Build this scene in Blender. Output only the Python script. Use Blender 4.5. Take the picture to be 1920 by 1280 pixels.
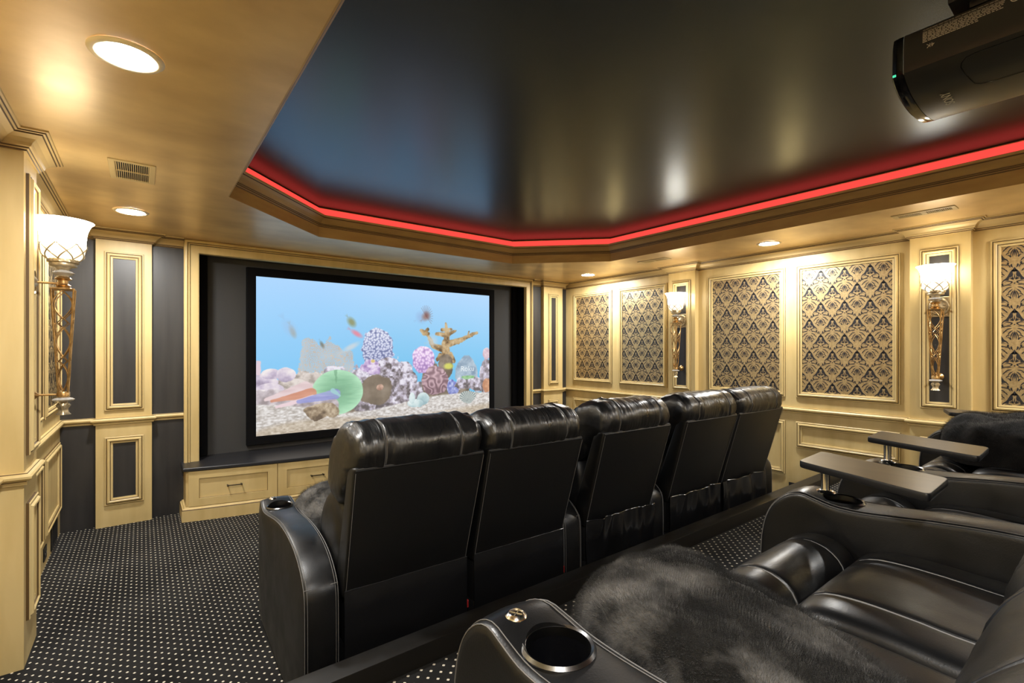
import bpy, bmesh, math, random
import numpy as np
from mathutils import Vector, Matrix, noise

for _o in list(bpy.data.objects):
    bpy.data.objects.remove(_o)
SC = bpy.context.scene
COL = SC.collection
rnd = random.Random(7)

# ------------------------------------------------------------------ camera, view, world
cam_data = bpy.data.cameras.new('camera')
cam = bpy.data.objects.new('camera', cam_data)
COL.objects.link(cam)
cam.location = (0, 0, 1.47)
cam.rotation_euler = (math.radians(90), 0, math.radians(-37.644))
cam_data.sensor_width = 36.0
cam_data.lens = 900.15 / 1920 * 36
cam_data.shift_y = 16 / 1920
cam_data.clip_start = 0.02
SC.camera = cam
SC.view_settings.view_transform = 'Standard'
SC.view_settings.look = 'None'
SC.view_settings.gamma = 1
SC.view_settings.use_curve_mapping = False
SC.view_settings.exposure = 0.15
SC.cycles.max_bounces = 8
SC.cycles.diffuse_bounces = 5
SC.cycles.glossy_bounces = 4
SC.cycles.sample_clamp_indirect = 6
W = bpy.data.worlds.new('world')
SC.world = W
W.use_nodes = True
W.node_tree.nodes['Background'].inputs[0].default_value = (1.0, 0.8, 0.55, 1)
W.node_tree.nodes['Background'].inputs[1].default_value = 0.0

CAN_STRENGTH = 590.0       # recessed ceiling lights
SHADE_STRENGTH = 15.0      # glass shades of the wall sconces
WARM = (1.0, 0.985, 0.95)

# ------------------------------------------------------------------ materials
def mat(name, base, rough=0.5, metal=0.0, spec=0.5, coat=0.0, sheen=0.0, base2=None, nscale=(4, 4, 4), ncontrast=(0.35, 0.65),
        bump=0.0, bscale=(200, 200, 200), bdist=0.002, emit=None, estr=0.0, trans=0.0, alpha=1.0, rough2=None, detail=4.0):
    m = bpy.data.materials.new(name)
    m.use_nodes = True
    nt = m.node_tree
    p = nt.nodes['Principled BSDF']
    p.inputs['Base Color'].default_value = (*base, 1)
    p.inputs['Roughness'].default_value = rough
    p.inputs['Metallic'].default_value = metal
    p.inputs['Specular IOR Level'].default_value = spec
    p.inputs['Coat Weight'].default_value = coat
    p.inputs['Coat Roughness'].default_value = 0.15
    p.inputs['Sheen Weight'].default_value = sheen
    p.inputs['Sheen Roughness'].default_value = 0.4
    p.inputs['Transmission Weight'].default_value = trans
    if emit:
        p.inputs['Emission Color'].default_value = (*emit, 1)
        p.inputs['Emission Strength'].default_value = estr
    tc = nt.nodes.new('ShaderNodeTexCoord')
    def noise_node(sc, det):
        mp = nt.nodes.new('ShaderNodeMapping')
        mp.inputs['Scale'].default_value = sc
        nt.links.new(tc.outputs['Object'], mp.inputs[0])
        n = nt.nodes.new('ShaderNodeTexNoise')
        n.inputs['Scale'].default_value = 1.0
        n.inputs['Detail'].default_value = det
        nt.links.new(mp.outputs[0], n.inputs['Vector'])
        return n
    if base2 or rough2 is not None:
        n = noise_node(nscale, detail)
        r = nt.nodes.new('ShaderNodeMapRange')
        r.inputs['From Min'].default_value, r.inputs['From Max'].default_value = ncontrast
        nt.links.new(n.outputs['Fac'], r.inputs['Value'])
        if base2:
            mx = nt.nodes.new('ShaderNodeMix')
            mx.data_type = 'RGBA'
            mx.inputs[6].default_value = (*base, 1)
            mx.inputs[7].default_value = (*base2, 1)
            nt.links.new(r.outputs[0], mx.inputs[0])
            nt.links.new(mx.outputs[2], p.inputs['Base Color'])
        if rough2 is not None:
            r2 = nt.nodes.new('ShaderNodeMapRange')
            r2.inputs['To Min'].default_value = rough
            r2.inputs['To Max'].default_value = rough2
            nt.links.new(r.outputs[0], r2.inputs['Value'])
            nt.links.new(r2.outputs[0], p.inputs['Roughness'])
    if bump > 0:
        n = noise_node(bscale, 4.0)
        b = nt.nodes.new('ShaderNodeBump')
        b.inputs['Strength'].default_value = bump
        b.inputs['Distance'].default_value = bdist
        nt.links.new(n.outputs['Fac'], b.inputs['Height'])
        nt.links.new(b.outputs[0], p.inputs['Normal'])
    return m

def carpet_mat(name):
    m = bpy.data.materials.new(name)
    m.use_nodes = True
    nt = m.node_tree
    p = nt.nodes['Principled BSDF']
    p.inputs['Roughness'].default_value = 0.95
    p.inputs['Specular IOR Level'].default_value = 0.15
    p.inputs['Sheen Weight'].default_value = 0.06
    tc = nt.nodes.new('ShaderNodeTexCoord')
    sep = nt.nodes.new('ShaderNodeSeparateXYZ')
    # slight wobble of the woven dots
    nt.links.new(tc.outputs['Object'], sep.inputs[0])
    def M(op, a, b=None):
        n = nt.nodes.new('ShaderNodeMath')
        n.operation = op
        for i, v in enumerate((a, b)):
            if v is None:
                continue
            if isinstance(v, (int, float)):
                n.inputs[i].default_value = v
            else:
                nt.links.new(v, n.inputs[i])
        return n.outputs[0]
    def dots(off):
        d = []
        for ax in (0, 1):
            q = M('ADD', sep.outputs[ax], off + 5.2)
            q = M('MODULO', q, 0.052)
            d.append(M('ABSOLUTE', M('SUBTRACT', q, 0.026)))
        mn, mxx = M('MINIMUM', d[0], d[1]), M('MAXIMUM', d[0], d[1])
        s = M('ADD', mxx, M('MULTIPLY', mn, 0.75))          # four-pointed woven dot
        return M('LESS_THAN', s, 0.0062)
    f = M('MAXIMUM', dots(0.0), dots(0.026))
    n = nt.nodes.new('ShaderNodeTexNoise')
    n.inputs['Scale'].default_value = 2.2
    n.inputs['Detail'].default_value = 5
    nt.links.new(tc.outputs['Object'], n.inputs['Vector'])
    r = nt.nodes.new('ShaderNodeMapRange')
    r.inputs['From Min'].default_value, r.inputs['From Max'].default_value = 0.42, 0.6
    nt.links.new(n.outputs['Fac'], r.inputs['Value'])
    mx = nt.nodes.new('ShaderNodeMix'); mx.data_type = 'RGBA'
    mx.inputs[6].default_value = (0.004, 0.0037, 0.004, 1)
    mx.inputs[7].default_value = (0.014, 0.0135, 0.0135, 1)   # pile brushed the other way
    nt.links.new(r.outputs[0], mx.inputs[0])
    m2 = nt.nodes.new('ShaderNodeMix'); m2.data_type = 'RGBA'
    m2.inputs[7].default_value = (0.78, 0.71, 0.58, 1)
    nt.links.new(mx.outputs[2], m2.inputs[6])
    nt.links.new(f, m2.inputs[0])
    nt.links.new(m2.outputs[2], p.inputs['Base Color'])
    n2 = nt.nodes.new('ShaderNodeTexNoise')
    n2.inputs['Scale'].default_value = 420
    nt.links.new(tc.outputs['Object'], n2.inputs['Vector'])
    b = nt.nodes.new('ShaderNodeBump')
    b.inputs['Strength'].default_value = 0.6
    b.inputs['Distance'].default_value = 0.003
    nt.links.new(n2.outputs['Fac'], b.inputs['Height'])
    nt.links.new(b.outputs[0], p.inputs['Normal'])
    return m

def vcol_emit(name, attr):
    m = bpy.data.materials.new(name)
    m.use_nodes = True
    nt = m.node_tree
    p = nt.nodes['Principled BSDF']
    p.inputs['Base Color'].default_value = (0.02, 0.02, 0.02, 1)
    p.inputs['Roughness'].default_value = 0.9
    a = nt.nodes.new('ShaderNodeVertexColor')
    a.layer_name = attr
    nt.links.new(a.outputs[0], p.inputs['Emission Color'])
    p.inputs['Emission Strength'].default_value = 0.93
    return m

CREAM = mat('antique_cream_paint', (0.70, 0.535, 0.245), 0.42, base2=(0.60, 0.44, 0.18), nscale=(9, 9, 1.6), ncontrast=(0.4, 0.75), bump=0.08, bscale=(120, 120, 8))
GLAZE = mat('brown_glaze', (0.11, 0.06, 0.018), 0.5)
GOLD = mat('gold_faux_finish', (0.76, 0.545, 0.255), 0.33, metal=0.30, base2=(0.58, 0.39, 0.175), nscale=(2.4, 3.4, 2), ncontrast=(0.34, 0.66), rough2=0.38, detail=6)
BRONZE = mat('bronze_gold_paint', (0.56, 0.37, 0.145), 0.40, metal=0.2, base2=(0.46, 0.29, 0.11), nscale=(3, 3, 12))
CEIL = mat('black_ceiling_paint', (0.020, 0.023, 0.030), 0.27, spec=1.0)
CEIL.node_tree.nodes['Principled BSDF'].inputs['Specular Tint'].default_value = (0.58, 0.78, 1.0, 1)
DARK = mat('charcoal_wall_paint', (0.022, 0.021, 0.022), 0.42, spec=0.6, base2=(0.036, 0.034, 0.033), nscale=(14, 14, 1.2), bump=0.08, bscale=(150, 150, 6))
ALCOVE = mat('grey_alcove_fabric', (0.055, 0.054, 0.053), 0.8, spec=0.3)
VELVET = mat('black_velvet', (0.006, 0.006, 0.007), 0.95, spec=0.1)
COUNTER = mat('black_stone_top', (0.02, 0.02, 0.023), 0.38, spec=0.6)
CARPET = carpet_mat('pin_dot_carpet')
BLACKWOOD = mat('black_stained_wood', (0.008, 0.007, 0.006), 0.42, spec=0.4)
LEATHER = mat('black_leather', (0.0065, 0.0065, 0.007), 0.32, spec=0.55, bump=0.25, bscale=(260, 260, 260), bdist=0.0012, rough2=0.44, nscale=(7, 7, 7))
LEATHER_SOFT = mat('soft_black_leather', (0.008, 0.008, 0.0085), 0.27, spec=0.8, bump=0.6, bscale=(30, 5, 7), bdist=0.012, rough2=0.40, nscale=(9, 9, 9))
LEATHER_BACK = mat('matt_black_leatherette', (0.006, 0.006, 0.0065), 0.44, spec=0.5, bump=0.18, bscale=(300, 300, 300), bdist=0.001)
FLAP = mat('thin_black_vinyl', (0.008, 0.008, 0.009), 0.24, spec=0.9, bump=0.25, bscale=(12, 12, 4), bdist=0.012)
THREAD = mat('grey_thread', (0.15, 0.145, 0.14), 0.6)
STITCH = mat('pale_grey_thread', (0.26, 0.255, 0.25), 0.6)
CHROME = mat('polished_chrome', (0.78, 0.77, 0.75), 0.16, metal=1.0)
CUPBLACK = mat('black_gloss_plastic', (0.004, 0.004, 0.005), 0.18, spec=0.5)
CUPRING = mat('dark_chrome', (0.20, 0.20, 0.20), 0.26, metal=1.0)
TRAYTOP = mat('grey_wood_laminate', (0.085, 0.066, 0.046), 0.30, spec=0.7, base2=(0.06, 0.048, 0.036), nscale=(30, 3, 3))
TRAYEDGE = mat('black_edge_band', (0.012, 0.012, 0.013), 0.4)
FUR = mat('black_plush', (0.006, 0.0055, 0.005), 0.8, spec=0.2, sheen=0.25, base2=(0.15, 0.143, 0.135), nscale=(10, 6, 9), ncontrast=(0.45, 0.66), bump=0.5, bscale=(420, 420, 420), bdist=0.003)
FUR_DARK = mat('deep_black_plush', (0.005, 0.0045, 0.0045), 0.8, spec=0.2, sheen=0.12, base2=(0.022, 0.020, 0.019), nscale=(10, 6, 9), ncontrast=(0.45, 0.66), bump=0.5, bscale=(420, 420, 420), bdist=0.003)
REDTAG = mat('red_strap', (0.35, 0.01, 0.012), 0.6)
BRASS = mat('aged_brass', (0.62, 0.40, 0.17), 0.32, metal=0.9, base2=(0.40, 0.24, 0.09), nscale=(40, 40, 40))
SILVERGOLD = mat('champagne_leaf', (0.66, 0.54, 0.34), 0.38, metal=0.7, base2=(0.45, 0.36, 0.22), nscale=(60, 60, 60))
CRYSTAL = mat('clear_crystal', (0.9, 0.9, 0.88), 0.06, spec=0.8, trans=0.55)
SHADE = mat('lit_frosted_glass', (0.9, 0.85, 0.72), 0.5, emit=(1.0, 0.94, 0.82), estr=SHADE_STRENGTH)
SHADE_IN = mat('shade_inner_glass', (0.9, 0.85, 0.72), 0.5, emit=(1.0, 0.94, 0.82), estr=5.0)
SHADE_LOW = mat('shade_bowl_glass', (0.8, 0.7, 0.5), 0.5, emit=(1.0, 0.88, 0.66), estr=1.5)
CANGLOW = mat('lit_lamp_lens', (0.9, 0.9, 0.9), 0.5, emit=WARM, estr=CAN_STRENGTH)
CANTRIM = mat('cream_lamp_trim', (0.86, 0.74, 0.52), 0.45)
VENTMAT = mat('tan_painted_metal', (0.56, 0.42, 0.20), 0.42)
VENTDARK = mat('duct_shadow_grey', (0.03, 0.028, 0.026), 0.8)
PROJ = mat('projector_black_plastic', (0.026, 0.027, 0.029), 0.36, spec=0.6, bump=0.1, bscale=(700, 700, 700), bdist=0.0006)
PROJGLOSS = mat('gloss_black_plastic', (0.006, 0.006, 0.007), 0.12, spec=0.6)
INK = mat('light_grey_print', (0.55, 0.54, 0.50), 0.5)
BLACKPL = mat('black_plastic', (0.010, 0.010, 0.011), 0.45)
LEDRED = mat('red_lamp', (0.2, 0, 0), 0.4, emit=(1.0, 0.08, 0.06), estr=2.0)
LEDGREEN = mat('green_lamp', (0, 0.2, 0.1), 0.4, emit=(0.1, 0.9, 0.5), estr=0.8)
STRIP = mat('red_led_diffuser', (0.3, 0.02, 0.02), 0.6, emit=(1.0, 0.075, 0.06), estr=0.9)
PAPERGROUND = mat('black_satin_wallpaper', (0.012, 0.013, 0.020), 0.42, spec=0.7)
FOIL = mat('gold_damask_foil', (0.62, 0.475, 0.25), 0.36, metal=0.7, base2=(0.47, 0.34, 0.165), nscale=(60, 60, 60), rough2=0.46)
HANDLE = mat('dark_bronze_metal', (0.05, 0.035, 0.02), 0.4, metal=0.8)
SCREENMAT = vcol_emit('projected_picture', 'picture')
LETTER = mat('etched_letters', (0.3, 0.3, 0.32), 0.6, emit=(0.50, 0.58, 0.64), estr=1.0)

# ------------------------------------------------------------------ mesh helpers
class MB:
    def __init__(s):
        s.v, s.f, s.m, s.sm = [], [], [], []
    def add(s, vs, fs, mi=0, smooth=False):
        o = len(s.v)
        s.v.extend([tuple(v) for v in vs])
        for k, f in enumerate(fs):
            s.f.append([i + o for i in f])
            s.m.append(mi[k] if isinstance(mi, (list, tuple)) else mi)
            s.sm.append(smooth)
        return s
    def box(s, x0, x1, y0, y1, z0, z1, mi=0):
        v = [(x, y, z) for x in (x0, x1) for y in (y0, y1) for z in (z0, z1)]
        f = [(0, 1, 3, 2), (4, 6, 7, 5), (0, 4, 5, 1), (2, 3, 7, 6), (0, 2, 6, 4), (1, 5, 7, 3)]
        return s.add(v, f, mi)
    def rbox(s, x0, x1, y0, y1, z0, z1, r=0.01, seg=2, mi=0, mtx=None, smooth=True):
        bm = bmesh.new()
        bmesh.ops.create_cube(bm, size=1)
        for v in bm.verts:
            v.co = Vector(((x0 + x1) / 2 + v.co.x * (x1 - x0), (y0 + y1) / 2 + v.co.y * (y1 - y0), (z0 + z1) / 2 + v.co.z * (z1 - z0)))
        bmesh.ops.bevel(bm, geom=bm.edges[:], offset=r, segments=seg, affect='EDGES', profile=0.5)
        return s.bm(bm, mi, mtx, smooth)
    def hexa(s, pts, r=0.01, seg=2, mi=0, smooth=True):
        bm = bmesh.new()
        vs = [bm.verts.new(p) for p in pts]      # order as in box(): x, then y, then z
        for f in [(0, 1, 3, 2), (4, 6, 7, 5), (0, 4, 5, 1), (2, 3, 7, 6), (0, 2, 6, 4), (1, 5, 7, 3)]:
            bm.faces.new([vs[i] for i in f])
        bmesh.ops.recalc_face_normals(bm, faces=bm.faces[:])
        bmesh.ops.bevel(bm, geom=bm.edges[:], offset=r, segments=seg, affect='EDGES', profile=0.5)
        return s.bm(bm, mi, None, smooth)
    def bm(s, bm, mi=0, mtx=None, smooth=True):
        bm.verts.ensure_lookup_table()
        bm.verts.index_update()
        vs = [(mtx @ v.co if mtx else v.co.copy()) for v in bm.verts]
        s.add(vs, [[v.index for v in f.verts] for f in bm.faces], mi, smooth)
        bm.free()
        return s
    def lathe(s, prof, c=(0, 0, 0), n=32, mi=0, mtx=None, cap=True, flute=None):
        vs, fs = [], []
        for k, (r, z) in enumerate(prof):
            for i in range(n):
                a = 2 * math.pi * i / n
                rr = r * (1 + (flute(a, k) if flute else 0))
                p = Vector((rr * math.cos(a), rr * math.sin(a), z))
                p = (mtx @ p) if mtx else p
                vs.append(p + Vector(c))
        for k in range(len(prof) - 1):
            for i in range(n):
                j = (i + 1) % n
                fs.append((k * n + i, k * n + j, (k + 1) * n + j, (k + 1) * n + i))
        if cap:
            fs.append(tuple(range(n - 1, -1, -1)))
            fs.append(tuple(range((len(prof) - 1) * n, len(prof) * n)))
        return s.add(vs, fs, mi, True)
    def cyl(s, p0, p1, r, n=20, mi=0, r1=None):
        return s.tube([p0, p1], r, n, mi, radii=[r, r if r1 is None else r1])
    def tube(s, pts, r, n=8, mi=0, closed=False, radii=None):
        pts = [Vector(p) for p in pts]
        N = len(pts)
        vs, fs = [], []
        up = None
        for i in range(N):
            if closed:
                t = pts[(i + 1) % N] - pts[i - 1]
            else:
                t = pts[min(i + 1, N - 1)] - pts[max(i - 1, 0)]
            t.normalize()
            if up is None:
                up = Vector((0, 0, 1)) if abs(t.z) < 0.9 else Vector((1, 0, 0))
            a = t.cross(up)
            if a.length < 1e-6:
                a = t.orthogonal()
            a.normalize()
            up = a.cross(t).normalized()
            rr = radii[i] if radii else r
            for k in range(n):
                an = 2 * math.pi * k / n
                vs.append(pts[i] + a * (rr * math.cos(an)) + up * (rr * math.sin(an)))
        for i in range(N if closed else N - 1):
            j = (i + 1) % N
            for k in range(n):
                l = (k + 1) % n
                fs.append((i * n + k, j * n + k, j * n + l, i * n + l))
        if not closed:
            fs.append(tuple(range(n)))
            fs.append(tuple(range((N - 1) * n, N * n))[::-1])
        return s.add(vs, fs, mi, True)
    def sweep(s, path, closed, nrm, prof, ref=None, mis=0, side=1):
        P = [Vector(p) for p in path]
        nrm = Vector(nrm).normalized()
        N = len(P)
        def left(i):
            d = (P[(i + 1) % N] - P[i]).normalized()
            return nrm.cross(d)
        sg = side
        if ref is not None:
            sg = 1 if left(0).dot(Vector(ref) - P[0]) > 0 else -1
        vs, fs, ms = [], [], []
        for i in range(N):
            if closed or 0 < i < N - 1:
                a, b = left((i - 1) % N), left(i)
                dn = 1 + a.dot(b)
                md = (a + b) / (dn if dn > 0.15 else 0.15)
            else:
                md = left(0) if i == 0 else left(N - 2)
            for (pa, pb) in prof:
                vs.append(P[i] + md * (pa * sg) + nrm * pb)
        K = len(prof)
        for i in range(N if closed else N - 1):
            j = (i + 1) % N
            for k in range(K - 1):
                fs.append((i * K + k, j * K + k, j * K + k + 1, i * K + k + 1))
                ms.append(mis[k] if isinstance(mis, (list, tuple)) else mis)
        if not closed:
            fs.append(tuple(range(K))); ms.append(0)
            fs.append(tuple(range((N - 1) * K, N * K))); ms.append(0)
        return s.add(vs, fs, ms, False)
    def grid(s, rows, mi=0, wrap=False, smooth=True):
        R, C = len(rows), len(rows[0])
        vs = [p for r in rows for p in r]
        fs = []
        for i in range(R - 1):
            for k in range(C if wrap else C - 1):
                l = (k + 1) % C
                fs.append((i * C + k, i * C + l, (i + 1) * C + l, (i + 1) * C + k))
        return s.add(vs, fs, mi, smooth)
    def mesh(s, name, mats, fix=True, angle=40):
        me = bpy.data.meshes.new(name)
        me.from_pydata(s.v, [], s.f)
        for m in (mats if isinstance(mats, (list, tuple)) else [mats]):
            me.materials.append(m)
        me.polygons.foreach_set('material_index', s.m)
        me.polygons.foreach_set('use_smooth', s.sm)
        if fix:
            bm = bmesh.new()
            bm.from_mesh(me)
            bmesh.ops.recalc_face_normals(bm, faces=bm.faces[:])
            bm.to_mesh(me)
            bm.free()
        me.update()
        if any(s.sm):
            me.set_sharp_from_angle(angle=math.radians(angle))
        return me
    def build(s, name, mats, parent=None, fix=True, loc=None, angle=40):
        return link(name, s.mesh(name, mats, fix, angle), parent, loc)

def link(name, me, parent=None, loc=None):
    o = bpy.data.objects.new(name, me)
    COL.objects.link(o)
    if parent:
        o.parent = parent
    if loc:
        o.location = loc
    return o

def tag(o, label, cat, group=None):
    o['label'] = label
    o['category'] = cat
    if group:
        o['group'] = group
    return o

def thing(name, label, cat, loc=(0, 0, 0), rz=0, group=None):
    o = bpy.data.objects.new(name, None)
    o.empty_display_size = 0.1
    COL.objects.link(o)
    o.location = loc
    o.rotation_euler = (0, 0, rz)
    return tag(o, label, cat, group)

def struct(o):
    o['kind'] = 'structure'
    return o

def dup(root, loc, rz=None, label=None, group=None, scale=None):
    r = root.copy()
    COL.objects.link(r)
    r.location = loc
    if rz is not None:
        r.rotation_euler = (0, 0, rz)
    if scale:
        r.scale = scale
    if label:
        r['label'] = label
    if group:
        r['group'] = group
    for ch in list(root.children):
        c = ch.copy(); COL.objects.link(c); c.parent = r
        for g in ch.children:
            d = g.copy(); COL.objects.link(d); d.parent = c
    return r

def smooth_curve(pts, n, closed=True):
    """Catmull-Rom through 2-D points, n samples evenly along the curve"""
    P = [np.array(p, float) for p in pts]
    out = []
    N = len(P)
    segs = N if closed else N - 1
    for i in range(segs):
        g = (lambda k: P[k % N]) if closed else (lambda k: P[min(max(k, 0), N - 1)])
        p0, p1, p2, p3 = g(i - 1), g(i), g(i + 1), g(i + 2)
        for t in np.linspace(0, 1, 16, endpoint=False):
            out.append(0.5 * (2 * p1 + (p2 - p0) * t + (2 * p0 - 5 * p1 + 4 * p2 - p3) * t * t + (3 * p1 - p0 - 3 * p2 + p3) * t ** 3))
    if closed:
        out.append(out[0])
    else:
        out.append(P[-1])
    A = np.array(out)
    d = np.concatenate([[0], np.cumsum(np.hypot(*np.diff(A, axis=0).T))])
    q = np.linspace(0, d[-1], n, endpoint=not closed)
    return np.stack([np.interp(q, d, A[:, 0]), np.interp(q, d, A[:, 1])], 1)

def nz(x, y, z):
    return noise.noise(Vector((x, y, z)))

# ------------------------------------------------------------------ the room
XL, XR, YF, YB, ZS, ZC = -0.52, 5.10, 5.27, -2.2, 2.47, 2.735
CX = 2.29

fl = MB(); fl.box(XL - .1, XR + .1, YB - .1, YF + .3, -0.1, 0.0)
floor = struct(fl.build('floor', CARPET))
rp = MB(); rp.box(XL, XR, YB, 1.604, 0.0, 0.305)
riser = rp.build('riser_platform', CARPET, floor)
lp = MB(); lp.rbox(XL + .002, XR - .002, 1.602, 1.695, 0.0, 0.385, 0.004, 2)
struct(lp.build('trim_3', BLACKWOOD))

wl = MB(); wl.box(XL - .1, XL, YB - .1, YF + .3, 0, ZC + .05)
wall_left = struct(wl.build('wall_left', CREAM))
wr = MB(); wr.box(XR, XR + .1, YB - .1, YF + .3, 0, ZC + .05)
wall_right = struct(wr.build('wall_right', CREAM))
wb = MB(); wb.box(XL - .1, XR + .1, YB - .1, YB, 0, ZC + .05)
struct(wb.build('wall_back', CREAM))
wf = MB()
wf.box(XL, 0.40, YF, YF + .29, 0, ZC)
wf.box(4.29, XR, YF, YF + .29, 0, ZC)
wf.box(0.40, 4.29, YF - .03, YF + .29, 2.375, ZC)
wall_front = struct(wf.build('wall_front', DARK))
al = MB(); al.box(0.40, 4.29, 5.46, 5.56, 0, 2.375)
al.build('alcove_back', ALCOVE, wall_front)
for x0, x1 in ((0.40, 0.415), (4.275, 4.29), (0.415, 0.50), (4.19, 4.275)):  # black side faces and edge strips of the alcove
    v = MB()
    if x1 - x0 < .03:
        v.box(x0, x1, YF, 5.46, 0, 2.375)
    else:
        v.rbox(x0, x1, 5.41, 5.459, 0.46, 2.374, .012)
    v.build('alcove_black_side', VELVET, wall_front)

lg = MB(); lg.box(.415, 4.275, 5.263, 5.46, .40, .457); lg.build('alcove_ledge', COUNTER, wall_front)
# ceiling: black raised centre, gold soffit round it
TR = [(0.45, 3.61), (1.235, 4.40), (3.40, 4.40), (4.19, 3.61), (4.19, -1.0), (3.40, -1.7), (1.235, -1.7), (0.45, -1.0)]
ce = MB(); ce.box(XL - .1, XR + .1, YB - .1, YF + .3, ZC, ZC + .05)
ceiling = struct(ce.build('ceiling', CEIL))
so = MB()
def flat(*p):
    so.add([(x, y, ZS) for x, y in p], [tuple(range(len(p)))])
flat((XL - .1, YB - .1), (.45, YB - .1), (.45, YF + .29), (XL - .1, YF + .29))
flat((4.19, YB - .1), (XR + .1, YB - .1), (XR + .1, YF + .29), (4.19, YF + .29))
flat((.45, 4.40), (4.19, 4.40), (4.19, YF + .1), (.45, YF + .1))
flat((.45, YB - .1), (4.19, YB - .1), (4.19, -1.7), (.45, -1.7))
flat((.45, 3.61), (1.235, 4.40), (.45, 4.40))
flat((4.19, 3.61), (4.19, 4.40), (3.40, 4.40))
flat((.45, -1.0), (.45, -1.7), (1.235, -1.7))
flat((4.19, -1.0), (3.40, -1.7), (4.19, -1.7))
so.build('soffit', GOLD, ceiling)
fa = MB()
fa.sweep([(x, y, ZS) for x, y in TR], True, (0, 0, 1), [(-.004, -.0005), (.002, -.0005), (.002, .10), (.002, .26)], ref=(CX, 1.5, ZS))
fa.build('soffit_fascia', BRONZE, ceiling)
# stepped crown inside the tray
CP = [(.002, .088), (.010, .088), (.012, .094), (.016, .098), (.018, .106), (.024, .108), (.026, .114), (.034, .118), (.040, .128), (.052, .142), (.066, .152), (.074, .156), (.078, .162), (.086, .165), (.088, .176), (.080, .180), (.002, .180)]
cg = [0, 1, 0, 1, 0, 1, 0, 0, 0, 0, 0, 1, 0, 0, 0, 0]
tc_ = MB(); tc_.sweep([(x, y, ZS) for x, y in TR], True, (0, 0, 1), CP, ref=(CX, 1.5, ZS), mis=cg)
struct(tc_.build('trim_1', [BRONZE, GLAZE]))
ls = MB(); ls.sweep([(x, y, ZS) for x, y in TR], True, (0, 0, 1), [(.003, .186), (.016, .188), (.018, .220), (.016, .250), (.003, .252)], ref=(CX, 1.5, ZS))
tag(ls.build('led_strip', STRIP), 'red glowing light strip running round the black ceiling tray above the crown', 'led strip light')

PER = [(.30, YF), (.07, YF), (.07, 5.21), (-.30, 5.21), (-.30, YF), (XL, YF), (XL, 3.46), (-.43, 3.46), (-.43, 3.125), (XL, 3.125),
       (XL, YB), (XR, YB), (XR, .765), (5.03, .765), (5.03, 1.135), (XR, 1.135), (XR, 3.08), (5.03, 3.08), (5.03, 3.43), (XR, 3.43), (XR, YF),
       (4.97, YF), (4.97, 5.21), (4.60, 5.21), (4.60, YF), (4.395, YF)]
CR = [(0, .085), (.010, .085), (.012, .078), (.018, .074), (.020, .068), (.026, .064), (.032, .050), (.046, .034), (.062, .024), (.068, .021), (.072, .015), (.080, .014), (.084, .009), (.092, .008), (.094, .0)]
crg = [0, 1, 0, 1, 0, 0, 0, 0, 0, 1, 0, 1, 0, 0]
cm = MB(); cm.sweep([(x, y, ZS) for x, y in PER], False, (0, 0, -1), CR, ref=(.2, 0, ZS), mis=crg)
struct(cm.build('trim_2', [mat('crown_cream_gold', (0.56, 0.41, 0.19), 0.40, metal=0.15), GLAZE]))
RL = [(0, 0), (.012, 0), (.014, .010), (.010, .014), (.010, .017), (.020, .020), (.030, .030), (.031, .040), (.024, .048), (.014, .051), (.013, .055), (0, .056)]
rlg = [0, 0, 0, 1, 0, 0, 0, 0, 0, 1, 0]
rm = MB(); rm.sweep([(x, y, .85) for x, y in PER], False, (0, 0, 1), RL, ref=(.2, 0, .85), mis=rlg)
struct(rm.build('trim_4', [CREAM, GLAZE]))

# ---- panels: frames of moulding, damask paper, pilasters
FP = [(0, 0), (0, .011), (.004, .015), (.010, .015), (.0125, .0105), (.0145, .0105), (.017, .017), (.022, .024), (.030, .025), (.0365, .019), (.0385, .013), (.0415, .013), (.043, .012), (.054, .010), (.056, .001)]
fpg = [1, 0, 0, 1, 1, 0, 0, 0, 0, 1, 1, 0, 0, 0]

class Plane:
    """a wall face: u runs along it, z up, n points into the room"""
    def __init__(s, axis, c, sgn):
        s.axis, s.c, s.sgn = axis, c, sgn
        s.n = Vector((sgn, 0, 0)) if axis == 'x' else Vector((0, sgn, 0))
    def p(s, u, z, h=0.0):
        return (s.c + s.sgn * h, u, z) if s.axis == 'x' else (u, s.c + s.sgn * h, z)

def frame_on(pl, u0, u1, z0, z1, parent, prof=FP, mis=fpg, mats=None, name='panel_frame'):
    b = MB()
    path = [pl.p(u0, z0), pl.p(u1, z0), pl.p(u1, z1), pl.p(u0, z1)]
    b.sweep(path, True, pl.n, prof, ref=pl.p((u0 + u1) / 2, (z0 + z1) / 2), mis=mis)
    return b.build(name, mats or [CREAM, GLAZE], parent)

def inset_on(pl, u0, u1, z0, z1, parent, m, h=.0015, name='inset_panel'):
    b = MB()
    b.add([pl.p(u0, z0, h), pl.p(u1, z0, h), pl.p(u1, z1, h), pl.p(u0, z1, h)], [(0, 1, 2, 3)])
    return b.build(name, m, parent)

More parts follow.
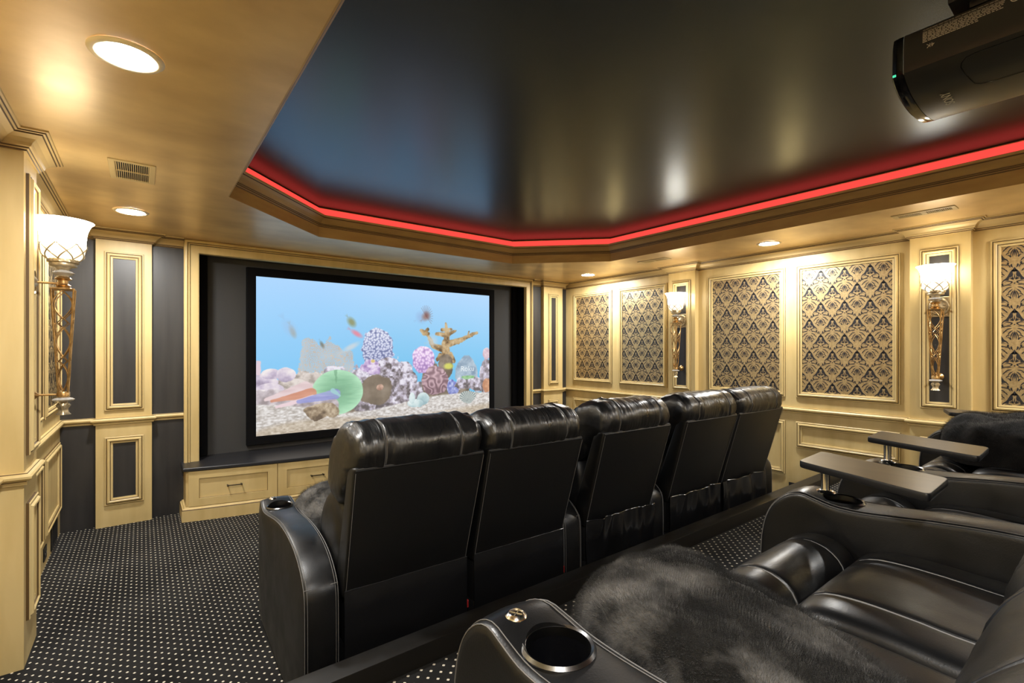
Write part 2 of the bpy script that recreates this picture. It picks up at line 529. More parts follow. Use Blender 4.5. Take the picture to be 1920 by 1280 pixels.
# damask motif: flat polygons inside one lattice cell (0.195 x 0.305 m)
def petal(bx, by, ang, ln, wd, bend=0.0, n=7):
    pts = []
    wd = wd * 1.35 if wd < .009 else wd
    for sd in (1, -1):
        rng = range(n + 1) if sd == 1 else range(n - 1, 0, -1)
        for i in rng:
            t = i / n
            w = wd * (math.sin(math.pi * min(1, t ** 0.75)) ** 0.9 if 0 < t < 1 else 0) * 0.5
            a = ang + bend * t * t
            cxp = bx + ln * t * math.sin(a)
            cyp = by + ln * t * math.cos(a)
            pts.append((cxp + sd * w * math.cos(a), cyp - sd * w * math.sin(a)))
    return pts
def disc(cx_, cy_, r, n=8):
    return [(cx_ + r * math.cos(2 * math.pi * i / n), cy_ - r * math.sin(2 * math.pi * i / n)) for i in range(n)]
R_ = math.radians
MOTIF = []          # dark figures on the gold ground; origin at the peak of the dark tent
def tent(sg):
    outer, inner = [], []
    for i in range(15):
        t = i / 14
        ox = .006 + .064 * t ** .95
        oz = -.002 - .100 * t ** 1.08 + .006 * math.sin(t * 9.0)
        w = .0165 * math.sin(math.pi * min(1, t * .86 + .14)) ** .8 * (1 + .35 * math.cos(t * 19))
        outer.append((sg * ox, oz))
        inner.append((sg * max(ox - w * .95, 0.0), oz - w * .75))
    return outer + inner[::-1]
for sg in (-1, 1):
    MOTIF.append(tent(sg))
    MOTIF.append(petal(sg * .060, -.098, sg * R_(150), .030, .012, sg * R_(60)))
    MOTIF.append(petal(sg * .078, -.066, sg * R_(-6), .030, .008, sg * R_(-50)))
    MOTIF.append(petal(sg * .082, -.112, sg * R_(190), .032, .008, sg * R_(-30)))
    for a, l_ in ((16, .034), (38, .034), (60, .032)):
        MOTIF.append(petal(sg * .004, -.078, sg * R_(a), l_, .0046, sg * R_(6)))
    MOTIF.append(petal(sg * .006, -.100, sg * R_(52), .052, .0060, sg * R_(34)))
    MOTIF.append(petal(sg * .014, -.118, sg * R_(76), .056, .0060, sg * R_(30)))
    MOTIF.append(petal(sg * .012, -.132, sg * R_(100), .058, .0058, sg * R_(34)))
    MOTIF.append(petal(sg * .008, -.146, sg * R_(128), .056, .0054, sg * R_(26)))
    MOTIF.append(petal(sg * .005, -.156, sg * R_(152), .056, .0050, sg * R_(14)))
    MOTIF.append(petal(sg * .003, -.160, sg * R_(169), .060, .0046, sg * R_(6)))
    MOTIF.append(petal(sg * .013, -.086, sg * R_(176), .036, .0055, sg * R_(-50)))
    MOTIF.append(disc(sg * .034, -.062, .0032, 6))
    MOTIF.append(disc(sg * .020, -.046, .0028, 6))
    MOTIF.append(petal(sg * .036, -.020, sg * R_(20), .040, .0050, sg * R_(40)))
    MOTIF.append(petal(sg * .022, .010, sg * R_(14), .046, .0050, sg * R_(30)))
    MOTIF.append(petal(sg * .052, -.046, sg * R_(24), .036, .0050, sg * R_(50)))
MOTIF.append([(-.016, -.014), (0, .016), (.016, -.014), (0, -.022)])
MOTIF.append(petal(0, -.074, 0, .040, .0044))
MOTIF.append(disc(0, -.104, .0050, 8))
MOTIF.append(petal(0, -.150, R_(180), .060, .0046))

def damask_on(pl, u0, u1, z0, z1, parent):
    g = inset_on(pl, u0, u1, z0, z1, parent, FOIL, .0015, 'wallpaper_panel')
    b = MB()
    du, dz = .195, .305
    uc = (u0 + u1) / 2
    for i in range(-4, 5):
        for j in range(-6, 8):
            for h in (0, 1):
                ox, oz = uc + i * du + h * du / 2, 1.0 + j * dz + h * dz / 2
                if ox < u0 - .12 or ox > u1 + .12 or oz < z0 - .1 or oz > z1 + .25:
                    continue
                for poly in MOTIF:
                    q = [(ox + a, oz + c) for a, c in poly]
                    if all(p_[0] < u0 for p_ in q) or all(p_[0] > u1 for p_ in q) or all(p_[1] < z0 for p_ in q) or all(p_[1] > z1 for p_ in q):
                        continue
                    q = [(min(max(a, u0), u1), min(max(c, z0), z1)) for a, c in q]
                    b.add([pl.p(a, c, .0022) for a, c in q], [tuple(range(len(q)))])
    me = b.mesh('damask_figure', PAPERGROUND)
    link('damask_figure', me, g)
    return g

def paper_panel(pl, u0, u1, parent, z0=1.005, z1=2.295):
    frame_on(pl, u0, u1, z0, z1, parent)
    damask_on(pl, u0 + .052, u1 - .052, z0 + .052, z1 - .052, parent)

def pilaster(pl, depth, u0, u1, parent, zlow=(.20, .75), dark=True, uin=.068, zin=(1.0, 2.28), low_dark=False, zbase=0.0):
    b = MB()
    for h0 in (0,):
        if pl.axis == 'x':
            xa, xb = sorted((pl.c, pl.c + pl.sgn * depth))
            b.box(xa, xb, u0, u1, zbase, ZS)
        else:
            ya, yb = sorted((pl.c, pl.c + pl.sgn * depth))
            b.box(u0, u1, ya, yb, zbase, ZS)
    ob = b.build('pilaster', CREAM, parent)
    pf = Plane(pl.axis, pl.c + pl.sgn * depth, pl.sgn)
    frame_on(pf, u0 + uin, u1 - uin, zin[0], zin[1], ob)
    inset_on(pf, u0 + uin + .05, u1 - uin - .05, zin[0] + .05, zin[1] - .05, ob, DARK)
    frame_on(pf, u0 + uin, u1 - uin, zlow[0], zlow[1], ob)
    if low_dark:
        inset_on(pf, u0 + uin + .05, u1 - uin - .05, zlow[0] + .05, zlow[1] - .05, ob, DARK)
    return pf

PR = Plane('x', XR, -1)
PL = Plane('x', XL, 1)
PF = Plane('y', YF, -1)
for u0, u1 in ((4.365, 5.107), (3.497, 4.244), (2.131, 2.959), (1.212, 2.032), (-.17, .665)):
    paper_panel(PR, u0, u1, wall_right)
for u0, u1, zb in ((4.365, 5.107, .233), (3.497, 4.244, .233), (2.131, 2.959, .233), (1.212, 2.032, .515), (-.17, .665, .515)):
    frame_on(PR, u0, u1, zb, .768, wall_right)
pilaster(PR, .07, .765, 1.135, wall_right, zlow=(.515, .768))
pilaster(PR, .07, 3.08, 3.43, wall_right, uin=.055)
for u0, u1 in ((4.42, 5.17), (3.56, 4.30)):
    paper_panel(PL, u0, u1, wall_left)
    frame_on(PL, u0, u1, .21, .745, wall_left)
paper_panel(PL, 2.16, 2.99, wall_left)
pilaster(PL, .09, 3.125, 3.46, wall_left, uin=.05, zlow=(.20, .75), zin=(.975, 2.30))
pilaster(PF, .06, -.30, .07, wall_front, uin=.055, zin=(.965, 2.29), zlow=(.18, .745), low_dark=True)
pilaster(PF, .06, 4.60, 4.97, wall_front, uin=.085, zin=(.965, 2.29), zlow=(.18, .745), low_dark=True)

# picture-frame casing round the screen alcove
CS = [(0, 0), (0, .030), (.010, .042), (.022, .044), (.028, .036), (.032, .030), (.036, .030), (.040, .040), (.044, .040), (.048, .028), (.052, .026), (.108, .026), (.116, .022), (.116, -.05)]
csg = [0, 0, 0, 0, 1, 0, 0, 0, 1, 0, 0, 0, 0]
cs = MB()
cs.sweep([(.300, YF - .03, .455), (.300, YF - .03, ZS - .001), (4.395, YF - .03, ZS - .001), (4.395, YF - .03, .455)], False, (0, -1, 0), CS, ref=(CX, YF - .03, 1.0), mis=csg)
struct(cs.build('trim_5', [CREAM, GLAZE]))

# ------------------------------------------------------------------ low cabinet under the screen
def arc_y(x):
    return 4.975 - .25 * (1 - ((x - 2.345) / 2.05) ** 2)
cab = thing('low_cabinet', 'long bow-fronted cream cabinet with black top under the projection screen', 'cabinet', (2.345, 5.1, 0))
def L(x, y, z):
    return (x - 2.345, y - 5.1, z)
XS = np.linspace(.300, 4.39, 31)
cb = MB()
cb.grid([[L(x, arc_y(x) + .012, z) for x in XS] for z in (.02, .43)], smooth=False)
cb.grid([[L(.300, y, z) for y in (arc_y(.3) + .012, 5.265)] for z in (.02, .43)], smooth=False)
cb.grid([[L(4.39, y, z) for y in (arc_y(4.39) + .012, 5.265)] for z in (.02, .43)], smooth=False)
cb.build('carcass', CREAM, cab)
bs = MB()
path = [L(.300, 5.262, 0)] + [L(x, arc_y(x), 0) for x in XS] + [L(4.39, 5.262, 0)]
bs.sweep(path, False, (0, 0, 1), [(0, 0), (.030, 0), (.030, .095), (.026, .103), (.016, .108), (.012, .116), (0, .118)], ref=(-2.6, 0, 0), mis=[0, 0, 1, 0, 0, 0])
bs.build('plinth', [CREAM, GLAZE], cab)
ct = MB()
prof_top = [(.0, .428), (.018, .428), (.022, .434), (.022, .452), (.016, .457), (.0, .457)]
ct.sweep([L(.300, 5.262, 0)] + [L(x, arc_y(x), 0) for x in XS] + [L(4.39, 5.262, 0)], False, (0, 0, 1), prof_top, ref=(-2.6, 0, 0))
ct.grid([[L(x, arc_y(x) + .001, .457) for x in XS], [L(x, 5.262, .457) for x in XS]], smooth=False)
ct.build('countertop', COUNTER, cab)
ND = 6
ED = np.linspace(.315, 4.375, ND + 1)
for k in range(ND):
    x0, x1 = ED[k] + .003, ED[k + 1] - .003
    d = MB()
    xs = np.linspace(x0, x1, 6)
    def fr(xa, xb, za, zb, h, mi=0):
        q = np.linspace(xa, xb, 7)
        d.grid([[L(x, arc_y(x) + .006 - h, z) for x in q] for z in (za, zb)], mi, smooth=False)
        d.grid([[L(x, arc_y(x) + .012, za) for x in q], [L(x, arc_y(x) + .006 - h, za) for x in q]], mi, smooth=False)
        d.grid([[L(x, arc_y(x) + .012, zb) for x in q], [L(x, arc_y(x) + .006 - h, zb) for x in q]], mi, smooth=False)
        for xe in (xa, xb):
            d.grid([[L(xe, arc_y(xe) + .012, z) for z in (za, zb)], [L(xe, arc_y(xe) + .006 - h, z) for z in (za, zb)]], mi, smooth=False)
    za, zb, s_ = .122, .424, .075
    fr(x0, x1, za, za + .065, .016)
    fr(x0, x1, zb - .065, zb, .016)
    fr(x0, x0 + s_, za + .065, zb - .065, .016)
    fr(x1 - s_, x1, za + .065, zb - .065, .016)
    q = np.linspace(x0 + s_, x1 - s_, 7)
    d.grid([[L(x, arc_y(x) + .004, z) for x in q] for z in (za + .065, zb - .065)], 0, smooth=False)
    # dark glaze line round the recessed field
    for z in (za + .066, zb - .0665):
        d.tube([L(x, arc_y(x) + .003, z) for x in q], .0022, 5, 1)
    for x in (x0 + s_ + .001, x1 - s_ - .001):
        d.tube([L(x, arc_y(x) + .003, za + .066), L(x, arc_y(x) + .003, zb - .066)], .0022, 5, 1)
    dr = d.build('drawer', [CREAM, GLAZE], cab)
    xm = (x0 + x1) / 2
    h = MB()
    sl = (arc_y(xm + .1) - arc_y(xm - .1)) / .2
    for sg in (-1, 1):
        xx = xm + sg * .052
        yy = arc_y(xx)
        h.cyl(L(xx, yy + .003, .277), L(xx, yy - .036, .277), .0055, 10)
        h.cyl(L(xx - .007, yy - .030 - .007 * sl, .277), L(xx + .007, yy - .030 + .007 * sl, .277), .008, 12)
    h.cyl(L(xm - .055, arc_y(xm - .055) - .030, .277), L(xm + .055, arc_y(xm + .055) - .030, .277), .0048, 10)
    h.build('handle', HANDLE, dr)

# ------------------------------------------------------------------ projection screen
SX0, SX1, SZ0, SZ1 = .912, 3.772, .600, 2.213
scr = thing('projection_screen', 'wide black-framed projection screen showing a bright blue aquarium with corals', 'projection screen', ((SX0 + SX1) / 2, 5.43, SZ0 - .085))
def S(x, y, z):
    return (x - (SX0 + SX1) / 2, y - 5.43, z - SZ0 + .085)
bf = MB()
bf.sweep([S(SX0 - .082, 5.43, SZ0 - .085), S(SX1 + .082, 5.43, SZ0 - .085), S(SX1 + .082, 5.43, SZ1 + .085), S(SX0 - .082, 5.43, SZ1 + .085)], True, (0, -1, 0),
         [(0, -.025), (0, .034), (.004, .038), (.070, .036), (.082, .030), (.083, .0)], ref=S(CX, 5.43, 1.4))
bf.build('border_frame', VELVET, scr)

def vnoise(x, y, seed=0):
    xi, yi = np.floor(x).astype(int), np.floor(y).astype(int)
    xf, yf = x - xi, y - yi
    def hsh(a, b):
        n = (a * 374761393 + b * 668265263 + seed * 974634777) & 0x7fffffff
        n = ((n ^ (n >> 13)) * 1274126177) & 0x7fffffff
        return ((n ^ (n >> 16)) & 0xffff) / 65535.0
    sx, sy = xf * xf * (3 - 2 * xf), yf * yf * (3 - 2 * yf)
    a = hsh(xi, yi) * (1 - sx) + hsh(xi + 1, yi) * sx
    b = hsh(xi, yi + 1) * (1 - sx) + hsh(xi + 1, yi + 1) * sx
    return a * (1 - sy) + b * sy
def fbm(x, y, o=4, seed=0):
    s, a = 0, .5
    for k in range(o):
        s = s + a * vnoise(x * 2 ** k, y * 2 ** k, seed + k)
        a *= .5
    return s / (1 - .5 ** o)

def cells(x, y, seed=0):
    xi, yi = np.floor(x).astype(int), np.floor(y).astype(int)
    best = np.full(x.shape, 9.0)
    second = np.full(x.shape, 9.0)
    for dx in (-1, 0, 1):
        for dy in (-1, 0, 1):
            a, b = xi + dx, yi + dy
            n = (a * 374761393 + b * 668265263 + seed * 974634777) & 0x7fffffff
            n = ((n ^ (n >> 13)) * 1274126177) & 0x7fffffff
            px = a + ((n >> 4) & 0xff) / 255.0
            py = b + ((n >> 14) & 0xff) / 255.0
            d = np.hypot(x - px, y - py)
            second = np.minimum(second, np.maximum(best, d))
            best = np.minimum(best, d)
    return best, second

def paint():
    NX, NY = 640, 360
    U, V = np.meshgrid(np.linspace(0, 1, NX), np.linspace(0, 1, NY))
    A = U * 1.77
    img = np.zeros((NY, NX, 3))
    rgb = lambda r, g, b: np.array([r, g, b]) / 255.0
    t = np.clip((V - .3) / .7, 0, 1)[..., None]
    img[:] = rgb(104, 190, 236) * (1 - t) + rgb(176, 216, 255) * t
    img += (rgb(150, 205, 255) - img) * np.clip(1 - U * 2.2, 0, .5)[..., None] * .6
    def put(mask, col, soft=1.0):
        m = (np.clip(mask, 0, 1) * soft)[..., None]
        img[:] = img * (1 - m) + col * m
    def blob(u, v, ru, rv, rough=.15, fs=14, seed=1, edge=.05):
        d = np.hypot((U - u) / ru, (V - v) / rv) + rough * (fbm(A * fs, V * fs, 5, seed) - .5) * 2.4
        return (1 - d) / edge + .5
    def mixc(n, *cols):
        n = np.clip(n, 0, 1) * (len(cols) - 1)
        out = np.zeros(n.shape + (3,))
        for i in range(len(cols)):
            out += np.clip(1 - np.abs(n - i), 0, 1)[..., None] * np.array(cols[i])
        return out
    def rock(u, v, ru, rv, cols, seed, rough=.28, fs=15, tex=26, gain=1.9, top=.22):
        """lumpy stone, paler on its upper faces"""
        n = (fbm(A * tex, V * tex, 5, seed + 40) - .5) * gain + .5 + top * (V - v) / rv
        f1, f2 = cells(A * tex * .8, V * tex * .8, seed)
        n = n + .18 * (.45 - f1)
        put(blob(u, v, ru, rv, rough, fs, seed), mixc(n, *cols))
    def knobs(u, v, ru, rv, cols, seed, dens, rough=.08, gain=1.0, top=.18, edge=.04):
        f1, f2 = cells(A * dens + .5 * fbm(A * 20, V * 20, 2, seed), V * dens, seed)
        n = .86 - gain * f1 + top * (V - v) / rv
        put(blob(u, v, ru, rv, rough, 26, seed, edge), mixc(n, *cols))
    def line(u0, v0, u1, v1, w0, w1, rg=.007):
        du, dv = (u1 - u0) * 1.77, v1 - v0
        q = np.clip(((A - u0 * 1.77) * du + (V - v0) * dv) / (du * du + dv * dv), 0, 1)
        d = np.hypot(A - (u0 * 1.77 + q * du), V - (v0 + q * dv)) + rg * 2 * (fbm(A * 34, V * 34, 3, 5) - .5)
        return ((w0 + (w1 - w0) * q) * .62 - d) / .005 + .5
    STONE = (rgb(96, 88, 90), rgb(150, 140, 148), rgb(190, 182, 200), rgb(232, 228, 240))
    BROWN = (rgb(96, 84, 72), rgb(124, 110, 94), rgb(152, 138, 122))
    # sea fan, far
    fan = np.maximum(blob(.195, .46, .052, .15, .35, 20, 11), np.maximum(blob(.25, .44, .055, .15, .4, 20, 12), blob(.305, .43, .045, .12, .4, 22, 13)))
    f1, f2 = cells(A * 95, V * 95, 8)
    put(fan, rgb(178, 198, 212), .55)
    put(fan * ((f2 - f1) < .30), mixc(fbm(A * 12, V * 12, 3, 9), rgb(186, 170, 158), rgb(222, 200, 180)), .8)
    # far stone with letters, right
    tri = np.minimum((.50 - V) / .01, np.minimum((V - .30) / .01, (.062 * (1 - np.clip((V - .36) / .16, 0, 1) ** 1.8) - np.abs(U - .872) - .012 * (fbm(A * 22, V * 22, 4, 21) - .5)) / .004))
    put(tri, mixc((fbm(A * 26, V * 26, 4, 22) - .5) * 2 + .5, rgb(128, 148, 170), rgb(158, 176, 194), rgb(188, 202, 214)), .95)
    # left stone pile
    PALE = (rgb(150, 136, 160), rgb(190, 176, 200), rgb(222, 210, 222), rgb(240, 232, 232))
    for u, v, ru, rv, sd in ((.16, .335, .045, .06, 35), (.20, .32, .05, .07, 37), (.11, .30, .055, .055, 36)):
        rock(u, v, ru, rv, (rgb(150, 140, 132), rgb(196, 184, 176), rgb(226, 216, 210)), sd, .3, 18, 30)
    for u, v, ru, rv, sd in ((.02, .335, .05, .055, 31), (.048, .385, .034, .034, 32), (.098, .38, .034, .045, 33), (.045, .285, .05, .045, 34), (.015, .24, .03, .05, 38)):
        rock(u, v, ru, rv, PALE, sd, .14, 12, 18, 1.6, .35)
    put(line(.004, .40, .008, .46, .03, .02), rgb(232, 200, 208), .9)
    # dark rock behind the green cup
    rock(.27, .37, .055, .065, STONE, 41, .42, 18, 34)
    # central rock
    rock(.60, .16, .36, .12, BROWN, 48, .3, 10, 18)
    rock(.10, .20, .22, .10, (rgb(150, 138, 140), rgb(190, 178, 184), rgb(222, 212, 214)), 47, .3, 12, 22)
    for u, v, ru, rv, sd in ((.53, .32, .085, .12, 53), (.50, .22, .10, .12, 54), (.40, .25, .055, .17, 52), (.385, .35, .055, .07, 55), (.565, .26, .05, .13, 56), (.46, .36, .09, .13, 51), (.63, .22, .05, .08, 49)):
        rock(u, v, ru, rv, STONE, sd, .42, 16, 38, 2.2)
    knobs(.445, .555, .068, .140, (rgb(108, 116, 160), rgb(168, 174, 210), rgb(220, 224, 244), rgb(250, 250, 254)), 57, 62, .16, 1.15)
    rock(.425, .42, .045, .06, (rgb(150, 120, 176), rgb(200, 176, 216), rgb(236, 222, 242)), 59, .4, 22, 40, 2.4)
    rock(.50, .42, .05, .07, STONE, 60, .45, 22, 44, 2.4)
    rock(.445, .245, .070, .115, BROWN, 61, .25, 9, 12, 1.2, .1)
    rock(.455, .27, .016, .022, (rgb(150, 112, 96), rgb(206, 170, 150)), 63, .3, 20, 40)
    put(blob(.425, .46, .009, .012, .2, 20, 64), rgb(220, 196, 124))
    # branching coral
    bn = (fbm(A * 30, V * 30, 4, 71) - .5) * 2 + .5
    br = line(.765, .40, .76, .60, .075, .050)
    for q in ((.76, .54, .70, .57, .045, .034), (.70, .57, .672, .66, .032, .022), (.672, .66, .640, .69, .030, .022), (.655, .665, .672, .70, .026, .018), (.76, .58, .84, .62, .044, .034),
              (.84, .62, .90, .665, .032, .024), (.90, .665, .93, .685, .030, .016), (.88, .655, .885, .69, .020, .012), (.765, .58, .768, .68, .05, .036), (.768, .68, .762, .752, .036, .012),
              (.768, .66, .715, .665, .032, .018), (.77, .66, .815, .695, .030, .014), (.745, .70, .79, .705, .022, .014), (.785, .50, .805, .45, .04, .03), (.735, .50, .72, .46, .03, .02)):
        br = np.maximum(br, line(*q))
    put(br, mixc(bn + .9 * (V - .58), rgb(92, 72, 50), rgb(142, 114, 78), rgb(186, 156, 112), rgb(206, 182, 142)))
    rock(.765, .42, .036, .11, BROWN, 72, .35, 14, 22)
    rock(.69, .29, .055, .17, BROWN, 74, .35, 12, 22)
    # pink and brain corals
    knobs(.652, .465, .055, .105, (rgb(164, 128, 186), rgb(206, 170, 220), rgb(240, 214, 244), rgb(252, 240, 252)), 76, 48, .10, 1.0, .3)
    wv = np.sin(60 * (fbm(A * 7, V * 9, 3, 78) + .35 * V))
    put(blob(.712, .30, .064, .115, .16, 14, 78), mixc(.5 + .42 * wv + .25 * (V - .3) / .115, rgb(118, 90, 98), rgb(160, 128, 138), rgb(206, 174, 182)))
    rock(.80, .24, .035, .055, (rgb(92, 100, 176), rgb(136, 146, 208), rgb(190, 198, 236)), 80, .35, 20, 44, 2.2)
    rock(.885, .275, .07, .05, STONE, 82, .5, 18, 42, 2.2)
    rock(.935, .255, .05, .06, STONE, 83, .5, 18, 42, 2.2)
    put(blob(.88, .315, .04, .018, .5, 20, 84), mixc(fbm(A * 40, V * 40, 3, 84), rgb(110, 170, 110), rgb(170, 210, 160)))
    rock(.985, .33, .035, .18, STONE, 85, .4, 14, 30)
    rock(.985, .51, .024, .055, (rgb(200, 168, 184), rgb(242, 226, 232)), 87, .35, 14, 30)
    rock(.990, .24, .028, .06, (rgb(176, 116, 84), rgb(216, 164, 128)), 89, .3, 14, 30)
    put(blob(.775, .41, .024, .026, .2, 12, 90, .6), rgb(222, 224, 96), .85)
    # sand
    sl = .205 - .09 * np.exp(-((U - .33) / .22) ** 2) - .03 * U + .012 * np.sin(U * 9) + .01 * (fbm(A * 30, V * 0 + 3, 3, 90) - .5)
    n = (fbm(A * 55, V * 110, 4, 91) - .5) * 1.7 + .5
    put((sl - V) / .012 + .5, mixc(n, rgb(168, 160, 152), rgb(208, 202, 198), rgb(238, 236, 234)))
    dune = .082 + .022 * np.sin(U * 7 + .6) - .05 * np.exp(-U * 9)
    put((dune - V) / .03, mixc(n, rgb(164, 148, 126), rgb(188, 172, 150), rgb(212, 200, 182)), .85)
    # green cup coral
    g0 = np.hypot((U - .285) / .098, (V - .25) / .155) + .05 * (fbm(A * 9, V * 9, 3, 93) - .5)
    cut = blob(.212, .165, .075, .075, .12, 8, 94)
    gm = np.minimum((1 - g0) / .03 + .5, 1 - cut)
    put(gm, mixc(.25 + .75 * np.clip(g0, 0, 1) ** 1.5 + .35 * (fbm(A * 12, V * 60, 3, 95) - .5), rgb(108, 158, 126), rgb(132, 186, 148), rgb(176, 226, 188)))
    put(np.minimum(gm, line(.278, .31, .276, .40, .008, .018)), rgb(104, 156, 120), .6)
    # shell, blue-violet fish, brown stone below it
    rock(.225, .125, .058, .055, (rgb(98, 82, 66), rgb(144, 124, 100), rgb(196, 178, 152)), 97, .4, 14, 34, 2)
    put(line(.03, .225, .165, .285, .015, .075, .003), mixc(fbm(A * 6, V * 40, 3, 99), rgb(206, 176, 178), rgb(240, 222, 224)))
    put(line(.05, .215, .185, .252, .012, .056, .003), mixc(fbm(A * 6, V * 40, 3, 98), rgb(190, 122, 94), rgb(224, 160, 134)), .95)
    put(line(.065, .175, .19, .222, .014, .028, .003), rgb(232, 206, 212))
    put(line(.14, .20, .275, .238, .020, .056, .003), mixc(fbm(A * 5, V * 60, 3, 100), rgb(108, 112, 186), rgb(146, 152, 212), rgb(186, 192, 228)), .88)
    put(line(.265, .262, .292, .225, .026, .012, .003), rgb(156, 204, 206), .9)
    # white anemone shells and a feathery rosette
    for u, v, ru, rv in ((.612, .135, .035, .032), (.598, .175, .014, .045), (.650, .165, .030, .05), (.632, .13, .02, .03)):
        rock(u, v, ru, rv, (rgb(150, 180, 188), rgb(196, 218, 220), rgb(236, 244, 244)), 101, .1, 12, 20, 1.2, .4)
    ang = np.arctan2(V - .125, (U - .88) * 1.77)
    put(blob(.88, .155, .045, .05, .3, 16, 103), mixc(.5 + .45 * np.sin(ang * 26) + .2 * (fbm(A * 40, V * 40, 3, 104) - .5), rgb(112, 124, 126), rgb(162, 174, 172), rgb(214, 220, 214)))
    # fish
    def fish(u, v, a, ln, ht, c1, soft=.85, edge=.7):
        ca, sa = math.cos(a), math.sin(a)
        x = (A - u * 1.77) * ca + (V - v) * sa
        y = -(A - u * 1.77) * sa + (V - v) * ca
        put((1 - np.hypot(x / ln, y / ht)) / edge, c1, soft)
        put(np.clip(((-(x + ln * .7)) * .55 - np.abs(y)) / .008, 0, 1) * np.clip((x + ln * 1.35) / .02, 0, 1), np.array(c1) * .95, soft * .5)
    fish(.120, .66, -1.2, .055, .024, rgb(158, 158, 140), .9)
    fish(.112, .68, -1.0, .085, .05, rgb(156, 190, 230), .5)
    fish(.338, .735, -.9, .050, .034, rgb(140, 146, 104), .95)
    fish(.358, .655, -.55, .060, .024, rgb(226, 136, 156), .95)
    fish(.335, .56, .5, .085, .026, rgb(204, 212, 218), .85)
    fish(.225, .575, -1.1, .035, .016, rgb(120, 122, 112), .9)
    fish(.640, .79, .5, .055, .06, rgb(146, 176, 220), .6)
    fish(.664, .80, .7, .050, .040, rgb(150, 118, 112), .95)
    for k in range(13):
        a = -.7 + k * .25
        put(line(.664, .80, .664 + .034 * math.cos(a), .80 + .085 * math.sin(a), .005, .002, 0), rgb(124, 88, 90), .6)
    fish(.695, .61, .3, .06, .06, rgb(204, 212, 216), .6)
    img[:] = np.clip(img * .93 + .055, 0, 1)
    lin = np.where(img <= .04045, img / 12.92, ((img + .055) / 1.055) ** 2.4)
    return NX, NY, lin

NX, NY, PIC = paint()
uu, vv = np.meshgrid(np.linspace(0, 1, NX), np.linspace(0, 1, NY))
vx = SX0 + uu * (SX1 - SX0) - (SX0 + SX1) / 2
vz = uu * 0 + vv * (SZ1 - SZ0) + .085
verts = np.stack([vx, vx * 0 + (5.402 - 5.43), vz], -1).reshape(-1, 3)
idx = np.arange(NX * NY).reshape(NY, NX)
quads = np.stack([idx[:-1, :-1], idx[:-1, 1:], idx[1:, 1:], idx[1:, :-1]], -1).reshape(-1, 4)
pm = bpy.data.meshes.new('picture_surface')
pm.from_pydata(verts.tolist(), [], quads.tolist())
ca_ = pm.color_attributes.new('picture', 'FLOAT_COLOR', 'POINT')
colr = np.ones((NX * NY, 4), np.float32)
colr[:, :3] = PIC.reshape(-1, 3)
ca_.data.foreach_set('color', colr.ravel())
pm.materials.append(SCREENMAT)
pic = link('picture_surface', pm, scr)

def text_mesh(name, txt, size, m, parent, mtx, ext=.0004):
    cu = bpy.data.curves.new(name + '_curve', 'FONT')
    cu.body = txt
    cu.size = size
    cu.extrude = ext
    cu.align_x, cu.align_y = 'CENTER', 'CENTER'
    cu.resolution_u = 3
    tmp = bpy.data.objects.new(name + '_tmp', cu)
    COL.objects.link(tmp)
    dg = bpy.context.evaluated_depsgraph_get()
    me = bpy.data.meshes.new_from_object(tmp.evaluated_get(dg))
    bpy.data.objects.remove(tmp)
    bpy.data.curves.remove(cu)
    me.transform(mtx)
    me.materials.clear()
    me.materials.append(m)
    return link(name, me, parent)
text_mesh('lettering', 'Roku', .10, LETTER, pic, Matrix.Translation((SX0 + .877 * 2.86 - (SX0 + SX1) / 2, -.0295, .085 + .385 * 1.613)) @ Matrix.Rotation(math.radians(90), 4, 'X'))

# ------------------------------------------------------------------ recessed lights, vents, outlets
can = thing('recessed_ceiling_light', 'lit recessed ceiling light nearest the camera, in the gold soffit at upper left', 'ceiling light', (-.04, 2.09, ZS), 0, 'recessed lights in the gold soffit')
b = MB(); b.lathe([(.078, -.001), (.080, -.006), (.088, -.009), (.100, -.007), (.106, -.001)], n=48, cap=False); b.build('trim_ring', CANTRIM, can)
b = MB(); b.lathe([(.001, -.0045), (.05, -.0045), (.079, -.0025)], n=40, cap=False); b.build('lamp_lens', CANGLOW, can)
dup(can, (-.06, 4.42, ZS), label='lit recessed ceiling light above the left pilaster, beyond the square vent')
dup(can, (4.65, 2.09, ZS), label='lit recessed ceiling light over the right wall above the large damask panels')
dup(can, (4.69, 4.43, ZS), label='lit recessed ceiling light in the far right corner of the soffit')
for x, y, w in ((-.04, -.25, 'over the left aisle beside the back row of seats'), (4.65, -.25, 'over the right wall beside the back row of seats'),
                (1.5, -1.95, 'at the rear of the room, left of its middle'), (3.1, -1.95, 'at the rear of the room, right of its middle')):  # unseen lights added out of frame as fill for the room
    dup(can, (x, y, ZS), label='added unseen recessed fill light ' + w)

